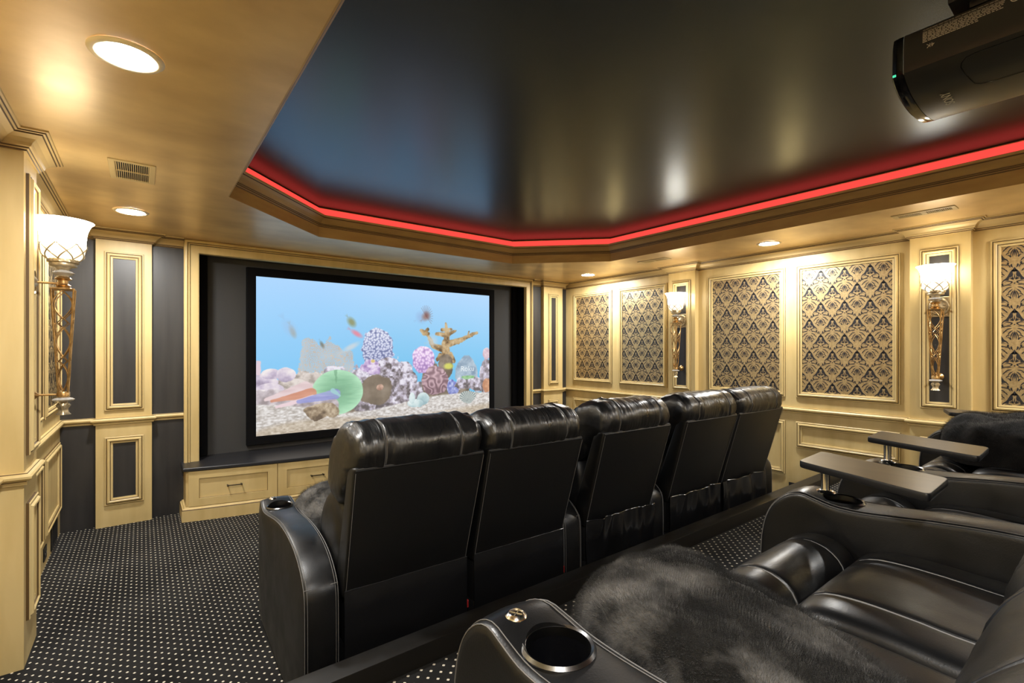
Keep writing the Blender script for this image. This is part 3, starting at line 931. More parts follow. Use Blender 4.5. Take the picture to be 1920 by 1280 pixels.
def louvre(t, w, l, n, gap=True, bars=1):
    """register lying in the XY plane, face down (-Z), l along Y"""
    f = MB()
    f.sweep([(-w / 2, -l / 2, 0), (w / 2, -l / 2, 0), (w / 2, l / 2, 0), (-w / 2, l / 2, 0)], True, (0, 0, -1), [(0, 0), (.002, .005), (.026, .006), (.030, .003), (.030, -.0)], ref=(0, 0, 0))
    f.build('vent_frame', VENTMAT, t)
    k = MB(); k.box(-w / 2 + .028, w / 2 - .028, -l / 2 + .028, l / 2 - .028, -.0012, -.0004); k.build('duct_shade_sheet', VENTDARK, t)  # dark sheet stands in for the shade inside the duct
    s = MB()
    if bars:                          # blades along the length, one cross bar
        for i in range(n):
            x = -w / 2 + .034 + (w - .068) * i / (n - 1)
            s.box(x - .0014, x + .0014, -l / 2 + .028, l / 2 - .028, -.0062, -.001)
        s.box(-w / 2 + .028, w / 2 - .028, -.004, .004, -.0066, -.001)
    else:                             # two banks of short blades
        for i in range(n):
            y = -l / 2 + .034 + (l - .068) * i / (n - 1)
            if abs(y) > .014:
                s.box(-w / 2 + .034, w / 2 - .034, y - .0018, y + .0018, -.0058, -.001)
        s.box(-w / 2 + .028, w / 2 - .028, -.013, .013, -.0062, -.001)
    s.build('vent_louvre', VENTMAT, t)
v1 = thing('ceiling_vent', 'square-ended tan ceiling vent in the left soffit between two recessed lights', 'air vent', (-.04, 3.43, ZS - .0005), 0)
louvre(v1, .205, .36, 16, False, 1)
v2 = thing('ceiling_vent', 'narrow gold ceiling vent above the near sconce pilaster on the right', 'air vent', (4.50, .935, ZS - .0005), 0)
louvre(v2, .13, .36, 30, True, 0)
v3 = thing('ceiling_vent', 'narrow gold ceiling vent above the far sconce pilaster on the right', 'air vent', (4.52, 3.27, ZS - .0005), 0)
louvre(v3, .13, .36, 30, True, 0)

fv = thing('wall_vent', 'black louvred vent at the foot of the left wall near the corner', 'air vent', (XL, 4.91, .12))
b = MB(); b.sweep([(0, -.15, -.10), (0, .15, -.10), (0, .15, .10), (0, -.15, .10)], True, (1, 0, 0), [(0, 0), (0, .008), (.02, .01), (.022, .001)], ref=(0, 0, 0)); b.build('vent_frame', BLACKPL, fv)
b = MB()
b.box(.0005, .001, -.13, .13, -.08, .08)
for i in range(14):
    y = -.122 + i * .0187
    b.add([(.001, y - .004, -.08), (.001, y - .004, .08), (.008, y + .004, .08), (.008, y + .004, -.08)], [(0, 1, 2, 3)])
b.build('vent_louvre', BLACKPL, fv)

def outlet(name, label, loc, rz):
    t = thing(name, label, 'power outlet', loc, rz)
    b = MB(); b.rbox(0, .006, -.06, .06, -.045, .045, .003, 2); b.build('cover_plate', BLACKPL, t)
    for sy in (-.024, .024):
        k = MB(); k.rbox(.006, .008, sy - .016, sy + .016, -.014, .014, .002, 1)
        for dy in (-.006, .006):
            k.box(.008, .0083, sy + dy - .0014, sy + dy + .0014, -.003, .006, 1)
        k.lathe([(.0001, .0082), (.003, .0082), (.003, .0084)], (0, 0, 0), 8, 1, Matrix.Translation((0, sy, -.008)) @ Matrix.Rotation(math.radians(90), 4, 'Y'))
        k.build('socket', [BLACKPL, INK], t)
    return t
outlet('wall_outlet', 'black double power outlet low on the right wall behind the seats', (XR, 2.04, .115), math.pi)
outlet('wall_outlet', 'black double power outlet low on the left wall beside the louvred vent', (XL, 4.49, .10), 0)

# ------------------------------------------------------------------ wall sconces
def make_sconce(label, loc, rz):
    """origin on the wall face, +X points into the room; shaft axis at x = .115"""
    t = thing('wall_sconce', label, 'wall sconce', loc, rz, 'torch sconces on the pilasters')
    ax = .118
    c = (ax, 0, 0)
    sh = MB()
    out = smooth_curve([(.060, -.045), (.076, -.028), (.084, .01), (.088, .06), (.093, .10), (.106, .135), (.120, .150)], 22, False)
    inn = [(r - .005, z + .002) for r, z in out][::-1]
    hi = [(r, z) for r, z in out if z > .012]
    lo = [(r, z) for r, z in out if z <= .012] + [hi[0]]
    sh.lathe(hi, c, 40, cap=False)
    sh.lathe(hi[-1:] + inn[:-1] + [(.001, -.040)], c, 40, 1, cap=False)
    sh.build('glass_shade', [SHADE, SHADE_IN], t)
    bw = MB(); bw.lathe(lo, c, 40, cap=False); bw.build('shade_bowl', SHADE_LOW, t)
    lt = MB()
    def rs(z):
        zz, rr = [q[1] for q in out], [q[0] for q in out]
        return float(np.interp(z, zz, rr)) + .003
    nb = 7
    for k in range(nb):
        for sg in (-1, 1):
            pts = []
            for i in range(9):
                q = i / 8
                z = -.045 + .075 * q
                a = 2 * math.pi * (k + sg * q * 1.0) / nb
                pts.append((ax + rs(z) * math.cos(a), rs(z) * math.sin(a), z))
            lt.tube(pts, .0032, 5)
    lt.tube([(ax + rs(.03) * math.cos(2 * math.pi * i / 40), rs(.03) * math.sin(2 * math.pi * i / 40), .03) for i in range(40)], .0018, 5, closed=True)
    lt.build('shade_lattice', SILVERGOLD, t)
    cp = MB()
    cp.lathe([(.056, -.040), (.060, -.046), (.060, -.060), (.052, -.064), (.054, -.070), (.052, -.078), (.030, -.084), (.020, -.096)], c, 36, flute=lambda a, k: .025 * math.cos(18 * a) if 1 <= k <= 2 else 0)
    cp.build('shade_cup', SILVERGOLD, t)
    kb = MB(); kb.lathe([(.014, -.094), (.030, -.102), (.043, -.112), (.030, -.122), (.014, -.130)], c, 24, flute=lambda a, k: .05 * math.cos(12 * a)); kb.build('crystal_knob', CRYSTAL, t)
    nk = MB(); nk.lathe([(.016, -.128), (.028, -.134), (.034, -.141), (.020, -.150), (.020, -.166), (.030, -.174), (.024, -.182), (.038, -.188), (.038, -.194), (.01, -.195)], c, 28); nk.build('neck', BRASS, t)
    # open-work tapered shaft, square in plan
    zt, zb_, wt, wbm = -.192, -.712, .042, .017
    sf = MB()
    def hw(q):
        return wt + (wbm - wt) * q
    for sx in (-1, 1):
        for sy in (-1, 1):
            sf.tube([(ax + sx * hw(q), sy * hw(q), zt + (zb_ - zt) * q) for q in (0, .5, 1)], .0042, 6)
    for fx, fy in ((1, 0), (-1, 0), (0, 1), (0, -1)):
        def P(s_, q):
            w = hw(q)
            z = zt + (zb_ - zt) * q
            return (ax + fx * w + fy * s_ * w, fy * w + fx * s_ * w, z)
        for qa, qb, amp in ((.02, .29, .95), (.37, .66, .95), (.73, .99, .9)):
            for sg in (-1, 1):
                sf.tube([P(sg * amp * math.sin(math.pi * i / 12), qa + (qb - qa) * i / 12) for i in range(13)], .0030, 5)
        for qc, hq, amp in ((.33, .05, .6), (.695, .042, .65)):
            sf.tube([P(0, qc - hq), P(amp, qc), P(0, qc + hq), P(-amp, qc)], .0030, 5, closed=True)
        sf.tube([P(-1, 0.003), P(1, 0.003)], .004, 6)
    sf.build('openwork_shaft', BRASS, t)
    ft = MB(); ft.lathe([(.024, -.708), (.026, -.712), (.026, -.730), (.022, -.734), (.01, -.735)], c, 28); ft.build('bottom_collar', BRASS, t)
    cd = MB(); cd.lathe([(.014, -.734), (.034, -.740), (.042, -.746), (.034, -.754), (.014, -.758)], c, 24, flute=lambda a, k: .05 * math.cos(12 * a)); cd.build('crystal_disc', CRYSTAL, t)
    fn = MB(); fn.lathe([(.012, -.756), (.022, -.764), (.025, -.776), (.016, -.794), (.017, -.808), (.026, -.822), (.021, -.823), (.004, -.798)], c, 24, flute=lambda a, k: .16 * math.cos(4 * a) * (1 if 2 <= k <= 6 else .2)); fn.build('tulip_finial', SILVERGOLD, t)
    RX = Matrix.Rotation(math.radians(90), 4, 'Y')
    bp_ = MB()
    bp_.lathe([(.066, .0), (.070, .006), (.064, .014), (.056, .016), (.052, .011), (.030, .013), (.016, .024), (.004, .026)], (0, 0, -.165), 40, 0, RX)
    bp_.rbox(.0005, .006, -.080, .080, -.245, -.085, .003, 1)
    for k in range(3):
        for sg in (-1, 1):
            bp_.tube([(.015, .036 * (k - 1) * .9 + .018 * math.cos(q), -.165 +  .013 * math.sin(q)) for q in np.linspace(0, 2 * math.pi, 15)[:-1]], .0025, 5, closed=True)
    bp_.build('backplate', SILVERGOLD, t)
    am = MB(); am.cyl((.02, 0, -.165), (ax - .012, 0, -.165), .0055, 12); am.cyl((ax - .024, 0, -.165), (ax - .012, 0, -.165), .009, 12); am.build('upper_arm', BRASS, t)
    lm = MB(); lm.lathe([(.030, .0), (.030, .006), (.022, .012), (.012, .024), (.008, .03)], (0, 0, -.720), 24, 0, RX); lm.cyl((.02, 0, -.720), (ax - .02, 0, -.720), .005, 12); lm.build('lower_arm', BRASS, t)
    return t
sc0 = make_sconce('torch sconce on the near left pillar, lit white glass shade over openwork shaft', (-.43, 3.29, 1.968), 0)
dup(sc0, (5.03, .95, 1.978), math.pi, 'torch sconce on the near right pilaster, the largest lit one on that wall')
dup(sc0, (5.03, 3.255, 1.978), math.pi, 'torch sconce on the far right pilaster, between damask panels beyond the seats')

# ------------------------------------------------------------------ recliners
# local frame: origin on the floor, +Y faces the screen, x = 0 middle of the seat
ARM_W = .130
ARM_PROF = [(.530, .03), (.548, .20), (.550, .42), (.540, .53), (.512, .605), (.465, .655), (.415, .676), (.365, .668), (.310, .657), (.24, .656), (.15, .664), (.05, .675), (-.08, .684), (-.20, .682), (-.31, .668), (-.40, .640), (-.465, .600), (-.500, .560), (-.512, .50), (-.515, .30), (-.515, .03)]
def arm_mesh(name):
    top = smooth_curve(ARM_PROF, 110, False)
    M_ = len(top)
    bottom = np.stack([np.linspace(top[-1, 0], top[0, 0], 14)[1:-1], np.full(12, .03)], 1)
    poly = np.concatenate([top, bottom])
    n = len(poly)
    d = np.roll(poly, -1, 0) - np.roll(poly, 1, 0)
    nrm = np.stack([d[:, 1], -d[:, 0]], 1)
    nrm /= np.maximum(np.hypot(nrm[:, 0], nrm[:, 1]), 1e-6)[:, None]
    ctr = np.array([0.0, .35])
    if np.mean(((poly - ctr) * nrm).sum(1)) < 0:
        nrm = -nrm
    wt = np.concatenate([np.ones(M_), np.zeros(12)])
    def ring(tx, off):
        q = poly + nrm * (off * wt)[:, None]
        pts = []
        for k in range(n):
            y, z = q[k]
            fl = .018 * math.exp(-((y - .30) / .16) ** 2) * max(0, min(1, (z - .42) / .2))
            sq = 1.0
            pts.append((tx * (ARM_W / 2 + fl), y, z))
        return pts
    rows = []
    for tx, off in ((-1.0, -.016), (-.985, -.007), (-.93, -.001), (-.80, .002), (-.45, .006), (0, .008), (.45, .006), (.80, .002), (.93, -.001), (.985, -.007), (1.0, -.016)):
        rows.append(ring(tx, off))
    b = MB()
    b.grid(rows, wrap=True)
    for sg, row in ((-1, rows[0]), (1, rows[-1])):
        r1 = [(sg * (ARM_W / 2 + .006 + (.014 * math.exp(-((p[1] - .3) / .16) ** 2) * max(0, min(1, (p[2] - .45) / .2)))), ctr[0] + (p[1] - ctr[0]) * .90, ctr[1] + (p[2] - ctr[1]) * .88) for p in row]
        r2 = [(sg * (ARM_W / 2 + .010), ctr[0] + (p[1] - ctr[0]) * .45, ctr[1] + (p[2] - ctr[1]) * .45) for p in row]
        r3 = [(sg * (ARM_W / 2 + .010), ctr[0], ctr[1])]
        o = len(b.v)
        b.v.extend(row); b.v.extend(r1); b.v.extend(r2); b.v.extend(r3)
        for k in range(n):
            l = (k + 1) % n
            b.f.append([o + k, o + l, o + n + l, o + n + k])
            b.f.append([o + n + k, o + n + l, o + 2 * n + l, o + 2 * n + k])
            b.f.append([o + 2 * n + k, o + 2 * n + l, o + 3 * n])
            b.m.extend([0, 0, 0]); b.sm.extend([True] * 3)
    me = b.mesh(name, [LEATHER, THREAD], angle=65)
    bm = bmesh.new(); bm.from_mesh(me)
    bmesh.ops.remove_doubles(bm, verts=bm.verts[:], dist=.0004)
    bmesh.ops.recalc_face_normals(bm, faces=bm.faces[:])
    bm.to_mesh(me); bm.free()
    # cut the cup well
    tmp = bpy.data.objects.new('tmp_arm', me); COL.objects.link(tmp)
    cu = MB(); cu.lathe([(.056, .56), (.056, .80)], (0, .310, 0), 40)
    cut = bpy.data.objects.new('tmp_cut', cu.mesh('tmp_cut', LEATHER)); COL.objects.link(cut)
    md = tmp.modifiers.new('b', 'BOOLEAN'); md.operation = 'DIFFERENCE'; md.solver = 'EXACT'; md.object = cut
    dg = bpy.context.evaluated_depsgraph_get()
    out = bpy.data.meshes.new_from_object(tmp.evaluated_get(dg))
    bpy.data.objects.remove(tmp); bpy.data.objects.remove(cut)
    out.name = name
    out.set_sharp_from_angle(angle=math.radians(50))
    # seams
    st = MB()
    for sg in (-1, 1):
        for off, xx in ((-.0015, .95), (.0028, .80)):
            pts = []
            for k in range(2, M_ - 1, 1):
                y, z = poly[k] + nrm[k] * off
                fl = .018 * math.exp(-((y - .30) / .16) ** 2) * max(0, min(1, (z - .42) / .2))
                pts.append((sg * xx * (ARM_W / 2 + fl), y, z))
            st.tube(pts, .0016 if xx > .9 else .0011, 5)
    st.tube([(x, -.497 - .004, .566) for x in np.linspace(-.062, .062, 7)], .0014, 5)
    return out, st.mesh(name + '_stitching', THREAD)
ARM_ME, ARM_ST = arm_mesh('arm')
def cup_mesh():
    b = MB()
    z = .660
    b.lathe([(.064, z - .003), (.0645, z + .004), (.060, z + .009), (.0555, z + .006), (.0545, z - .010)], (0, .310, 0), 48, 1, cap=False)
    b.lathe([(.0545, z - .010), (.052, z - .05), (.050, z - .086), (.001, z - .088)], (0, .310, 0), 40, 0, cap=False)
    return b.mesh('cup_holder', [CUPBLACK, CUPRING])
CUP_ME = cup_mesh()
def button_mesh():
    b = MB()
    c = (-.016, .405, .672)
    b.lathe([(.0225, -.004), (.0228, .004), (.020, .010), (.0135, .0145), (.0133, .0125), (.001, .0128)], c, 36, 0)
    for a in (0.5, 0.5 + math.pi / 2):
        b.cyl((c[0] - .0125 * math.cos(a), c[1] - .0125 * math.sin(a), c[2] + .0135), (c[0] + .0125 * math.cos(a), c[1] + .0125 * math.sin(a), c[2] + .0135), .0008, 6, 0)
    return b.mesh('control_button', CHROME)
BTN_ME = button_mesh()

def puffed(section, Wd, nst, npt, seams=(), end_p=7, wr=.0, seed=0, center=None, flat_back=None, seam_depth=.010, grooves=None):
    """loft a closed YZ section across X with rounded ends, seam pinches and gathers"""
    sec = smooth_curve(section, npt)
    c = np.array(center) if center is not None else sec.mean(0)
    ts = np.sin(np.linspace(-math.pi / 2, math.pi / 2, nst))
    ts = np.sign(ts) * np.abs(ts) ** .9
    extra = []
    for s in seams:
        for dlt in (-.03, -.012, 0, .012, .03):
            extra.append(s + dlt)
    ts = np.array(sorted(set([round(float(t), 4) for t in ts] + [round(e, 4) for e in extra])))
    rows = []
    for t in ts:
        s = max(0.0, 1 - abs(t) ** end_p) ** (1 / end_p * 1.6)
        pin = sum(seam_depth * math.exp(-((t - q) / .018) ** 2) for q in seams)
        row = []
        for k in range(npt):
            v = sec[k] - c
            r = math.hypot(*v)
            ang = math.atan2(v[1], v[0])
            g = 0.0
            if wr:
                env = .35 + .9 * math.exp(-((1 - abs(t)) / .16) ** 2) + .5 * sum(math.exp(-((t - q) / .10) ** 2) for q in seams)
                g = wr * env * (nz(t * 9 + seed, ang * 1.6, seed * 3.1) + .6 * nz(t * 3 + seed, ang * 7.0, 5.5 + seed))
            q = s * (1 - pin / max(r, .05)) + g / max(r, .05) * min(1, s * 1.2)
            row.append((t * Wd / 2, c[0] + v[0] * q, c[1] + v[1] * q))
        rows.append(row)
    global LAST_ROWS
    LAST_ROWS = (ts, rows)
    b = MB()
    b.grid(rows, wrap=True)
    b.f.append(list(range(npt))); b.m.append(0); b.sm.append(True)
    o = (len(ts) - 1) * npt
    b.f.append(list(range(o, o + npt))[::-1]); b.m.append(0); b.sm.append(True)
    return b, sec, c, ts

HEAD = [(-.664, 1.025), (-.684, 1.075), (-.676, 1.135), (-.630, 1.182), (-.560, 1.198), (-.48, 1.183), (-.395, 1.13), (-.325, 1.04), (-.290, .95), (-.310, .875), (-.40, .840), (-.48, .855), (-.56, .93), (-.625, 1.00)]
LUMB = [(-.50, .60), (-.49, .78), (-.44, .875), (-.35, .905), (-.25, .865), (-.165, .775), (-.130, .68), (-.155, .585), (-.26, .53), (-.38, .52), (-.46, .54)]
SEAT = [(.235, .30), (.250, .42), (.232, .520), (.185, .565), (.08, .578), (-.10, .572), (-.24, .565), (-.34, .52), (-.36, .40), (-.30, .30), (0, .27)]
FOOT = [(.455, .16), (.468, .34), (.455, .46), (.415, .540), (.345, .572), (.275, .555), (.238, .50), (.225, .36), (.235, .18), (.34, .13)]
def seam_tube(b, sec, c, Wd, t, mi, k0, k1, r=.0015):
    ts, rows = LAST_ROWS
    n = len(sec)
    for dt in (-.012, .012):
        i = int(np.argmin(np.abs(ts - (t + dt))))
        pts = []
        for k in range(k0, k1):
            x, y, z = rows[i][k % n]
            v = np.array([y - c[0], z - c[1]])
            v = v / np.hypot(*v) * .0008
            pts.append((x, y + v[0], z + v[1]))
        b.tube(pts, r, 5, mi)

CACHE = {}
def recliner_meshes(Wd, seed):
    key = (Wd, seed)
    if key in CACHE:
        return CACHE[key]
    d = {}
    sq = .56
    b, sec, c, ts = puffed(HEAD, Wd + .008, 64, 72, (-sq, sq), 9, .013, seed, (-.50, 1.03), seam_depth=.010)
    for t in (-sq, sq):
        seam_tube(b, sec, c, Wd, t, 1, 0, 40)
    d['headrest'] = b.mesh('headrest', [LEATHER_SOFT, THREAD], angle=60)
    b, sec, c, ts = puffed(LUMB, Wd - .01, 40, 56, (-sq, sq), 8, .004, seed + 3, (-.32, .70))
    for t in (-sq, sq):
        seam_tube(b, sec, c, Wd - .01, t, 1, 12, 44)
    d['lumbar_cushion'] = b.mesh('lumbar_cushion', [LEATHER, THREAD], angle=60)
    b, sec, c, ts = puffed(SEAT, Wd - .006, 40, 60, (-sq, sq), 14, .002, seed + 5, (-.05, .42))
    for t in (-sq, sq):
        seam_tube(b, sec, c, Wd - .006, t, 1, 4, 40, .0022)
    d['seat_cushion'] = b.mesh('seat_cushion', [LEATHER, STITCH], angle=60)
    b, sec, c, ts = puffed(FOOT, Wd - .006, 40, 56, (-sq, sq), 14, .002, seed + 6, (.345, .35))
    for t in (-sq, sq):
        seam_tube(b, sec, c, Wd - .006, t, 1, 2, 36, .0022)
    d['footrest_pad'] = b.mesh('footrest_pad', [LEATHER, STITCH], angle=60)
    h = Wd / 2
    b = MB()
    b.hexa([(-h * .955, -.520, .50), (-h * .985, -.672, 1.04), (-h * .955, -.40, .50), (-h * .985, -.60, 1.04),
            (h * .955, -.520, .50), (h * .985, -.672, 1.04), (h * .955, -.40, .50), (h * .985, -.60, 1.04)], .012, 3)
    for sg in (-1, 1):
        b.tube([(sg * h * (.925 + .03 * q), -.521 - .150 * q, .51 + .51 * q) for q in np.linspace(0, 1, 5)], .0011, 5, 1)
    b.tube([(x * h * .955, -.6685, 1.028) for x in np.linspace(-1, 1, 9)], .0028, 6, 0)
    d['back_panel'] = b.mesh('back_panel', [LEATHER_BACK, THREAD])
    # loose dust flap hanging below the back
    b = MB()
    rows = []
    wav = .004 if seed <= 2 else .034
    for j in range(26):
        q = j / 25
        z = .535 - q * .41
        row = []
        for i in range(41):
            s = -1 + 2 * i / 40
            y = -.530 - .004 * q - wav * .4 + wav * (.25 + .75 * (1 - q) ** .7) * (nz(s * 2.6 + seed * 7.7, q * 1.3, seed) + .35 * nz(s * 7 + q * 2, seed * 2.0, q * .8))
            zz = z + .35 * wav * nz(s * 2 + seed, 3.3, 1) * (1 - q)
            row.append((s * h * .95, y, zz))
        rows.append(row)
    b.grid(rows)
    b.grid([[(x, y + .0035, z) for x, y, z in r] for r in rows])
    b.tube([(x, y - .001, z) for x, y, z in rows[0]], .0022, 5, 0)
    d['dust_flap'] = b.mesh('dust_flap', [FLAP, THREAD], fix=False)
    b = MB()
    b.rbox(-h * .90, h * .90, -.50, .22, .035, .30, .012)
    b.rbox(-h * .90, h * .90, -.50, -.40, .30, .52, .01)
    for sx in (-1, 1):
        for y in (-.42, .15):
            b.cyl((sx * h * .8, y, 0), (sx * h * .8, y, .05), .022, 14)
    d['base_frame'] = b.mesh('base_frame', BLACKPL)
    b = MB()
    b.rbox(h * .955, h * .99, -.53, -.515, .30, .335, .002, 1)
    d['pull_strap'] = b.mesh('pull_strap', REDTAG)
    CACHE[key] = d
    return d

ARMS = {1: .5575, 2: 1.8525, 3: 2.5725, 4: 3.9675}          # arm centre lines across the row
SEATS = [(.910, .575, 1, None), (1.495, .575, None, 2), (2.2125, .580, None, 3), (2.943, .595, None, None), (3.570, .640, None, 4)]
ROW1, ROW2, ZR = 2.40, .285, .305
LAB1 = ['black leather recliner at the left end of the front row, whole left arm showing',
        'black leather recliner second from the left in the front row',
        'black leather recliner in the middle of the front row of five',
        'black leather recliner in the front row, second from the right wall end',
        'black leather recliner at the right end of the front row nearest the damask wall']
LAB2 = ['black leather recliner of the back row nearest the camera, under the large plush throw',
        'bare black leather recliner of the back row with its seat cushion in full view',
        'black leather recliner of the back row between the two swivel tray tables',
        'black leather recliner of the back row beyond the far grey tray table',
        'black leather recliner of the back row by the right wall, under a dark throw']
def recliner(i, row):
    x, Wd, la, ra = SEATS[i]
    y0, z0 = (ROW1, 0.0) if row == 1 else (ROW2, ZR)
    rz = math.radians(-1.72) if row == 1 else 0.0
    px, py = (.49 + (x - .49) * math.cos(rz), y0 + (x - .49) * math.sin(rz))
    t = thing('recliner_chair', (LAB1 if row == 1 else LAB2)[i], 'recliner', (px, py, z0), rz, 'front row of leather recliners' if row == 1 else 'back row of leather recliners')
    d = recliner_meshes(Wd, i + 1)
    for nm in ('base_frame', 'seat_cushion', 'footrest_pad', 'lumbar_cushion', 'headrest', 'back_panel', 'dust_flap', 'pull_strap'):
        o = link(nm, d[nm], t)
        if nm == 'pull_strap':
            o['label'] = 'short red strap'
    for a in (la, ra):
        if a is None:
            continue
        am = link('arm', ARM_ME, t, (ARMS[a] - x, 0, 0))
        link('arm_stitching', ARM_ST, am)
        link('cup_holder', CUP_ME, am)
        if row == 1 or a == 1:
            link('control_button', BTN_ME, am)['label'] = 'round brushed chrome button'
    return t
for r in (1, 2):
    for i in range(5):
        recliner(i, r)

# swivel tray tables standing in the arms of the back row
def tray(label, x, y, rz):
    t = thing('swivel_tray_table', label, 'tray table', (x, y, ZR + .66), rz, 'swivel tray tables on the back row arms')
    b = MB(); b.lathe([(.030, .012), (.031, .018), (.024, .023), (.0145, .025), (.0135, .028), (.0135, .106)], (0, 0, 0), 28); b.build('post', CHROME, t)
    b = MB()
    C4 = [(-.094, .050), (.142, .063), (.013, -.318), (-.239, -.325)]
    def rounded(rad, n=6):
        q = []
        for i in range(4):
            p0, p1, p2 = (Vector(C4[(i + k - 1) % 4]) for k in range(3))
            d0, d1 = (p0 - p1).normalized(), (p2 - p1).normalized()
            for k in range(n):
                t_ = k / (n - 1)
                q.append(p1 + d0 * rad * (1 - t_) ** 2 + d1 * rad * t_ ** 2)
        return q
    o = rounded(.022)
    cen = sum(o, Vector((0, 0))) / len(o)
    b.grid([[(*(cen + (p - cen) * f), z) for p in o] for f, z in ((.97, .106), (.99, .107), (1, .111), (1, .124), (.992, .128), (.985, .1284))], wrap=True)
    b.f.append(list(range(len(o)))); b.m.append(0); b.sm.append(False)
    b.build('tray_edge', TRAYEDGE, t)
    b = MB()
    b.add([(*(cen + (p - cen) * .986), .1288) for p in o], [tuple(range(len(o)))])
    b.build('tray_top', TRAYTOP, t)
    return t
tray('nearest swivel tray table, grey wood top on a chrome post in the seat arm', 1.865, .650, 0)
tray('second swivel tray table on the back row, beyond the nearest one', 2.585, .660, 0)
tray('far swivel tray table resting over the dark throw by the right wall', 3.975, .660, math.radians(14))

# plush throws
def throw(name, label, cx, cy, z0, hx, hy, h, seed, yfront=0.0, drop=0.0, skew=0.0, tilt=0.0, taper=0.0, m=None, nu=110, nv=150, nhair=60000):
    """thick folded throw: rounded mound over the seat, its edges turned under"""
    rows = []
    for j in range(nv):
        v = -1 + 2 * j / (nv - 1)
        row = []
        for i in range(nu):
            a = math.pi * (-.03 + 1.06 * i / (nu - 1))
            ex = math.copysign(abs(math.cos(a)) ** .62, math.cos(a))
            ez = math.copysign(abs(math.sin(a)) ** .72, math.sin(a))
            e = max(0.0, 1 - abs(v) ** 5) ** .32
            y = cy + v * hy
            w = hx * (1 + taper * v) * (.80 + .20 * e) * (1 + .06 * nz(v * 2.2 + seed, 1.7, 0))
            x = cx - ex * w * (e * .9 + .1) + skew * v
            z = z0 + h * ez * e * (1 + .10 * nz(ex * 1.6 + seed, v * 1.9, 2)) + tilt * v
            fr = max(0.0, (v - .55) / .45)
            z -= drop * fr * fr
            n1 = nz(ex * 2.3 + seed, v * 3.1, z * 4)
            n2 = nz(x * 14, y * 14, z * 14 + seed)
            n3 = nz(x * 60, y * 60, z * 60)
            dsp = .016 * n1 + .006 * n2 + .0016 * n3
            row.append((x - ex * dsp, y, z + ez * dsp))
        rows.append(row)
    b = MB()
    b.grid([[(p[0] - cx, p[1] - cy, p[2] - z0) for p in r] for r in rows])
    b.f.append(list(range(nu))); b.m.append(0); b.sm.append(True)
    o = (nv - 1) * nu
    b.f.append(list(range(o, o + nu))[::-1]); b.m.append(0); b.sm.append(True)
    ob = b.build(name, m or FUR, None, loc=(cx, cy, z0), angle=80)
    ps = ob.modifiers.new('pile', 'PARTICLE_SYSTEM').particle_system
    st = ps.settings
    st.type = 'HAIR'
    st.count = nhair
    st.hair_length = .012
    st.hair_step = 2
    st.brownian_factor = .002
    st.root_radius = .045
    st.tip_radius = .01
    st.radius_scale = .01
    st.material = 1
    return tag(ob, label, 'throw blanket', 'dark plush throws on the seats')
throw('plush_throw', 'large charcoal plush throw heaped on the nearest back row seat', .80, .34, ZR + .575, .165, .47, .130, 3, drop=.05, skew=.14, taper=.35)
throw('plush_throw', 'dark plush throw on the seat behind the left arm of the front row', .89, 2.55, .575, .26, .34, .16, 8, drop=.06, nu=80, nv=90, nhair=16000)
throw('plush_throw', 'black plush throw bunched under the far tray by the right wall', 3.72, .35, ZR + .60, .31, .33, .205, 12, m=FUR_DARK, nu=90, nv=90, nhair=22000)

# ------------------------------------------------------------------ projector on the ceiling
pj = thing('ceiling_projector', 'large black projector hanging from the dark ceiling at upper right', 'projector', (2.30, .265, 2.352))
def body_section(s=1.0):
    return [(-.235, .190), (-.243, .162), (-.246, .07), (-.238, .055), (-.215, .040), (-.165, .020), (-.08, .006), (0, .002), (.08, .006), (.165, .020), (.215, .040), (.238, .055), (.246, .07), (.243, .162), (.235, .190)]
sec = smooth_curve(body_section(), 60, False)
b = MB()
rows = []
for y, sx, dz in ((.232, .93, .010), (.240, .97, .004), (.245, .99, .0), (.225, 1, 0), (-.18, 1, 0), (-.235, .99, .0), (-.25, .95, .008)):
    pass
ys = [(-.250, .95, .010), (-.244, .985, .003), (-.230, 1, 0), (.215, 1, 0)]
for y, sx, dz in ys:
    rows.append([(p[0] * sx, y, p[1] + dz) for p in sec])
b.grid(rows)
for r in (rows[0], rows[-1]):
    o = len(b.v); b.v.extend(r); b.f.append(list(range(o, o + len(r)))); b.m.append(0); b.sm.append(False)
o = len(b.v); b.v.extend([rows[0][0], rows[0][-1], rows[-1][-1], rows[-1][0]]); b.f.append([o, o + 1, o + 2, o + 3]); b.m.append(0); b.sm.append(False)
b.build('body_shell', PROJ, pj)
b = MB()
rows = []
for y, sx, dz in ((.217, .992, .003), (.219, .998, .001), (.232, .998, .001), (.2325, .985, .004), (.2345, .985, .004), (.235, .996, .001), (.246, .97, .008), (.254, .88, .025), (.258, .60, .055), (.259, .2, .085)):
    rows.append([(p[0] * sx, y, (p[1] - .09) * (sx if sx < .97 else 1) + .09) for p in sec])
b.grid(rows)
o = len(b.v); b.v.extend(rows[-1]); b.f.append(list(range(o, o + len(sec)))); b.m.append(0); b.sm.append(False)
fb = b.build('front_bezel', PROJGLOSS, pj)
b = MB(); b.lathe([(.058, .24), (.062, .266), (.052, .268), (.046, .258), (.044, .262), (.02, .2655), (.001, .2665)], (0, 0, .10), 36, 0, Matrix.Rotation(math.radians(-90), 4, 'X'), cap=False)
b.build('lens', PROJGLOSS, pj)
b = MB()       # lamp cover groove on the lower face
def on_sec(x, y, off=.0006):
    i = int(np.argmin(np.abs(sec[:, 0] - x) + (sec[:, 1] > .09) * 9))
    return (x, y, float(np.interp(x, sec[8:-8, 0], sec[8:-8, 1])) - off)
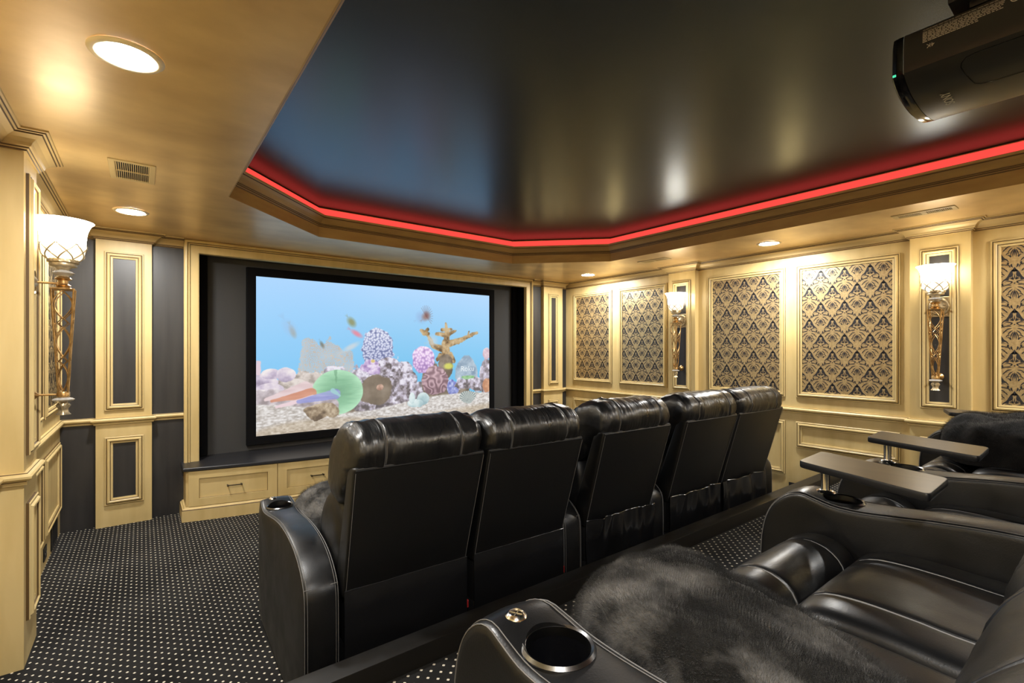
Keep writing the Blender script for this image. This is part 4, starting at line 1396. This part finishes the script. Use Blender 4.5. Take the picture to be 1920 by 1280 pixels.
pth = [on_sec(-.232, y) for y in np.linspace(-.235, .04, 6)] + [on_sec(-.228, .062), on_sec(-.215, .074)] + [on_sec(x, .078 - .02 * (i / 8)) for i, x in enumerate(np.linspace(-.20, -.10, 8))] + [on_sec(-.085, .048), on_sec(-.078, .03)] + [on_sec(-.076, y) for y in np.linspace(.01, -.235, 5)]
b.tube(pth, .0012, 5)
b.build('lamp_cover_seam', PROJGLOSS, pj)
# logo, reads right way up when the projector stands on its feet
pz = on_sec(-.055, .135)
tilt = math.atan2(on_sec(-.16, .1)[2] - on_sec(-.13, .1)[2], -.03)
nv_ = Vector((-math.sin(math.radians(4)), 0, -math.cos(math.radians(4))))
xa_ = Vector((math.cos(math.radians(4)), 0, -math.sin(math.radians(4)))) * -1
ya_ = nv_.cross(xa_)
mtx = Matrix(((xa_.x, ya_.x, nv_.x, pz[0]), (xa_.y, ya_.y, nv_.y, pz[1]), (xa_.z, ya_.z, nv_.z, pz[2] - .0016), (0, 0, 0, 1)))
text_mesh('logo', 'SONY', .036, INK, pj, mtx)
b = MB()       # rating label on the side
sx_ = -.2470
rl = random.Random(4)
def side(y, z):
    return (float(-np.interp(z, [.06, .07, .162, .190], [.2415, .2466, .2440, .2357])) - .0006, y, z)
for row in range(9):
    z = .182 - row * .0052
    y = .165
    yend = -.02 if row < 7 else .03
    while y > yend:
        w = rl.uniform(.004, .014)
        b.add([side(y, z), side(y - w, z), side(y - w, z - .0026), side(y, z - .0026)], [(0, 1, 2, 3)])
        y -= w + rl.uniform(.0012, .003)
b.tube([side(-.05 + .011 * math.cos(q), .166 + .011 * math.sin(q)) for q in np.linspace(0, 2 * math.pi, 19)[:-1]], .0012, 5, closed=True)
b.tube([side(-.057, .159), side(-.043, .173)], .0012, 5)
b.build('rating_label', INK, pj)
mt4 = Matrix(((0, 0, -1, -.2462), (1, 0, 0, .145), (0, -1, 0, .122), (0, 0, 0, 1)))
text_mesh('label_mark', '4K', .018, INK, pj, mt4)
b = MB()
for k in range(6):
    p0 = side(-.085 - k * .028, .172)
    b.lathe([(.0052, 0), (.0050, .002), (.003, .003), (.0005, .003)], p0, 12, 0, Matrix.Rotation(math.radians(-90), 4, 'Y'))
b.build('control_buttons', INK, pj)
b = MB()
b.rbox(-.20, .20, -.20, .20, .186, .200, .005)
b.rbox(-.11, .11, -.13, .13, .198, .212, .004)
b.cyl((0, 0, .20), (0, 0, .362), .028, 24)
b.lathe([(.028, .348), (.075, .370), (.08, .3825)], (0, 0, 0), 28)
b.build('ceiling_mount', BLACKPL, pj)
b = MB(); b.rbox(-.2445, -.2415, .236, .246, .058, .066, .001, 1); b.build('status_lamp', LEDGREEN, pj)

rx = thing('signal_receiver', 'small black receiver box with red and green lamps above the projector', 'receiver box', (2.06, .30, 2.575))
b = MB(); b.rbox(-.02, .10, -.20, .065, .0, .030, .003); b.build('case', BLACKPL, rx)
b = MB(); b.rbox(.02, .09, -.10, .02, -.0195, .0, .002); b.build('bracket', BLACKPL, rx)
for k in range(7):
    b = MB(); b.lathe([(.0030, 0), (.0026, .0015), (.0005, .002)], (-.02, .035 - k * .017, .012), 10, 0, Matrix.Rotation(math.radians(-90), 4, 'Y'))
    b.build('indicator_lamp', LEDRED if k == 0 else LEDGREEN, rx)
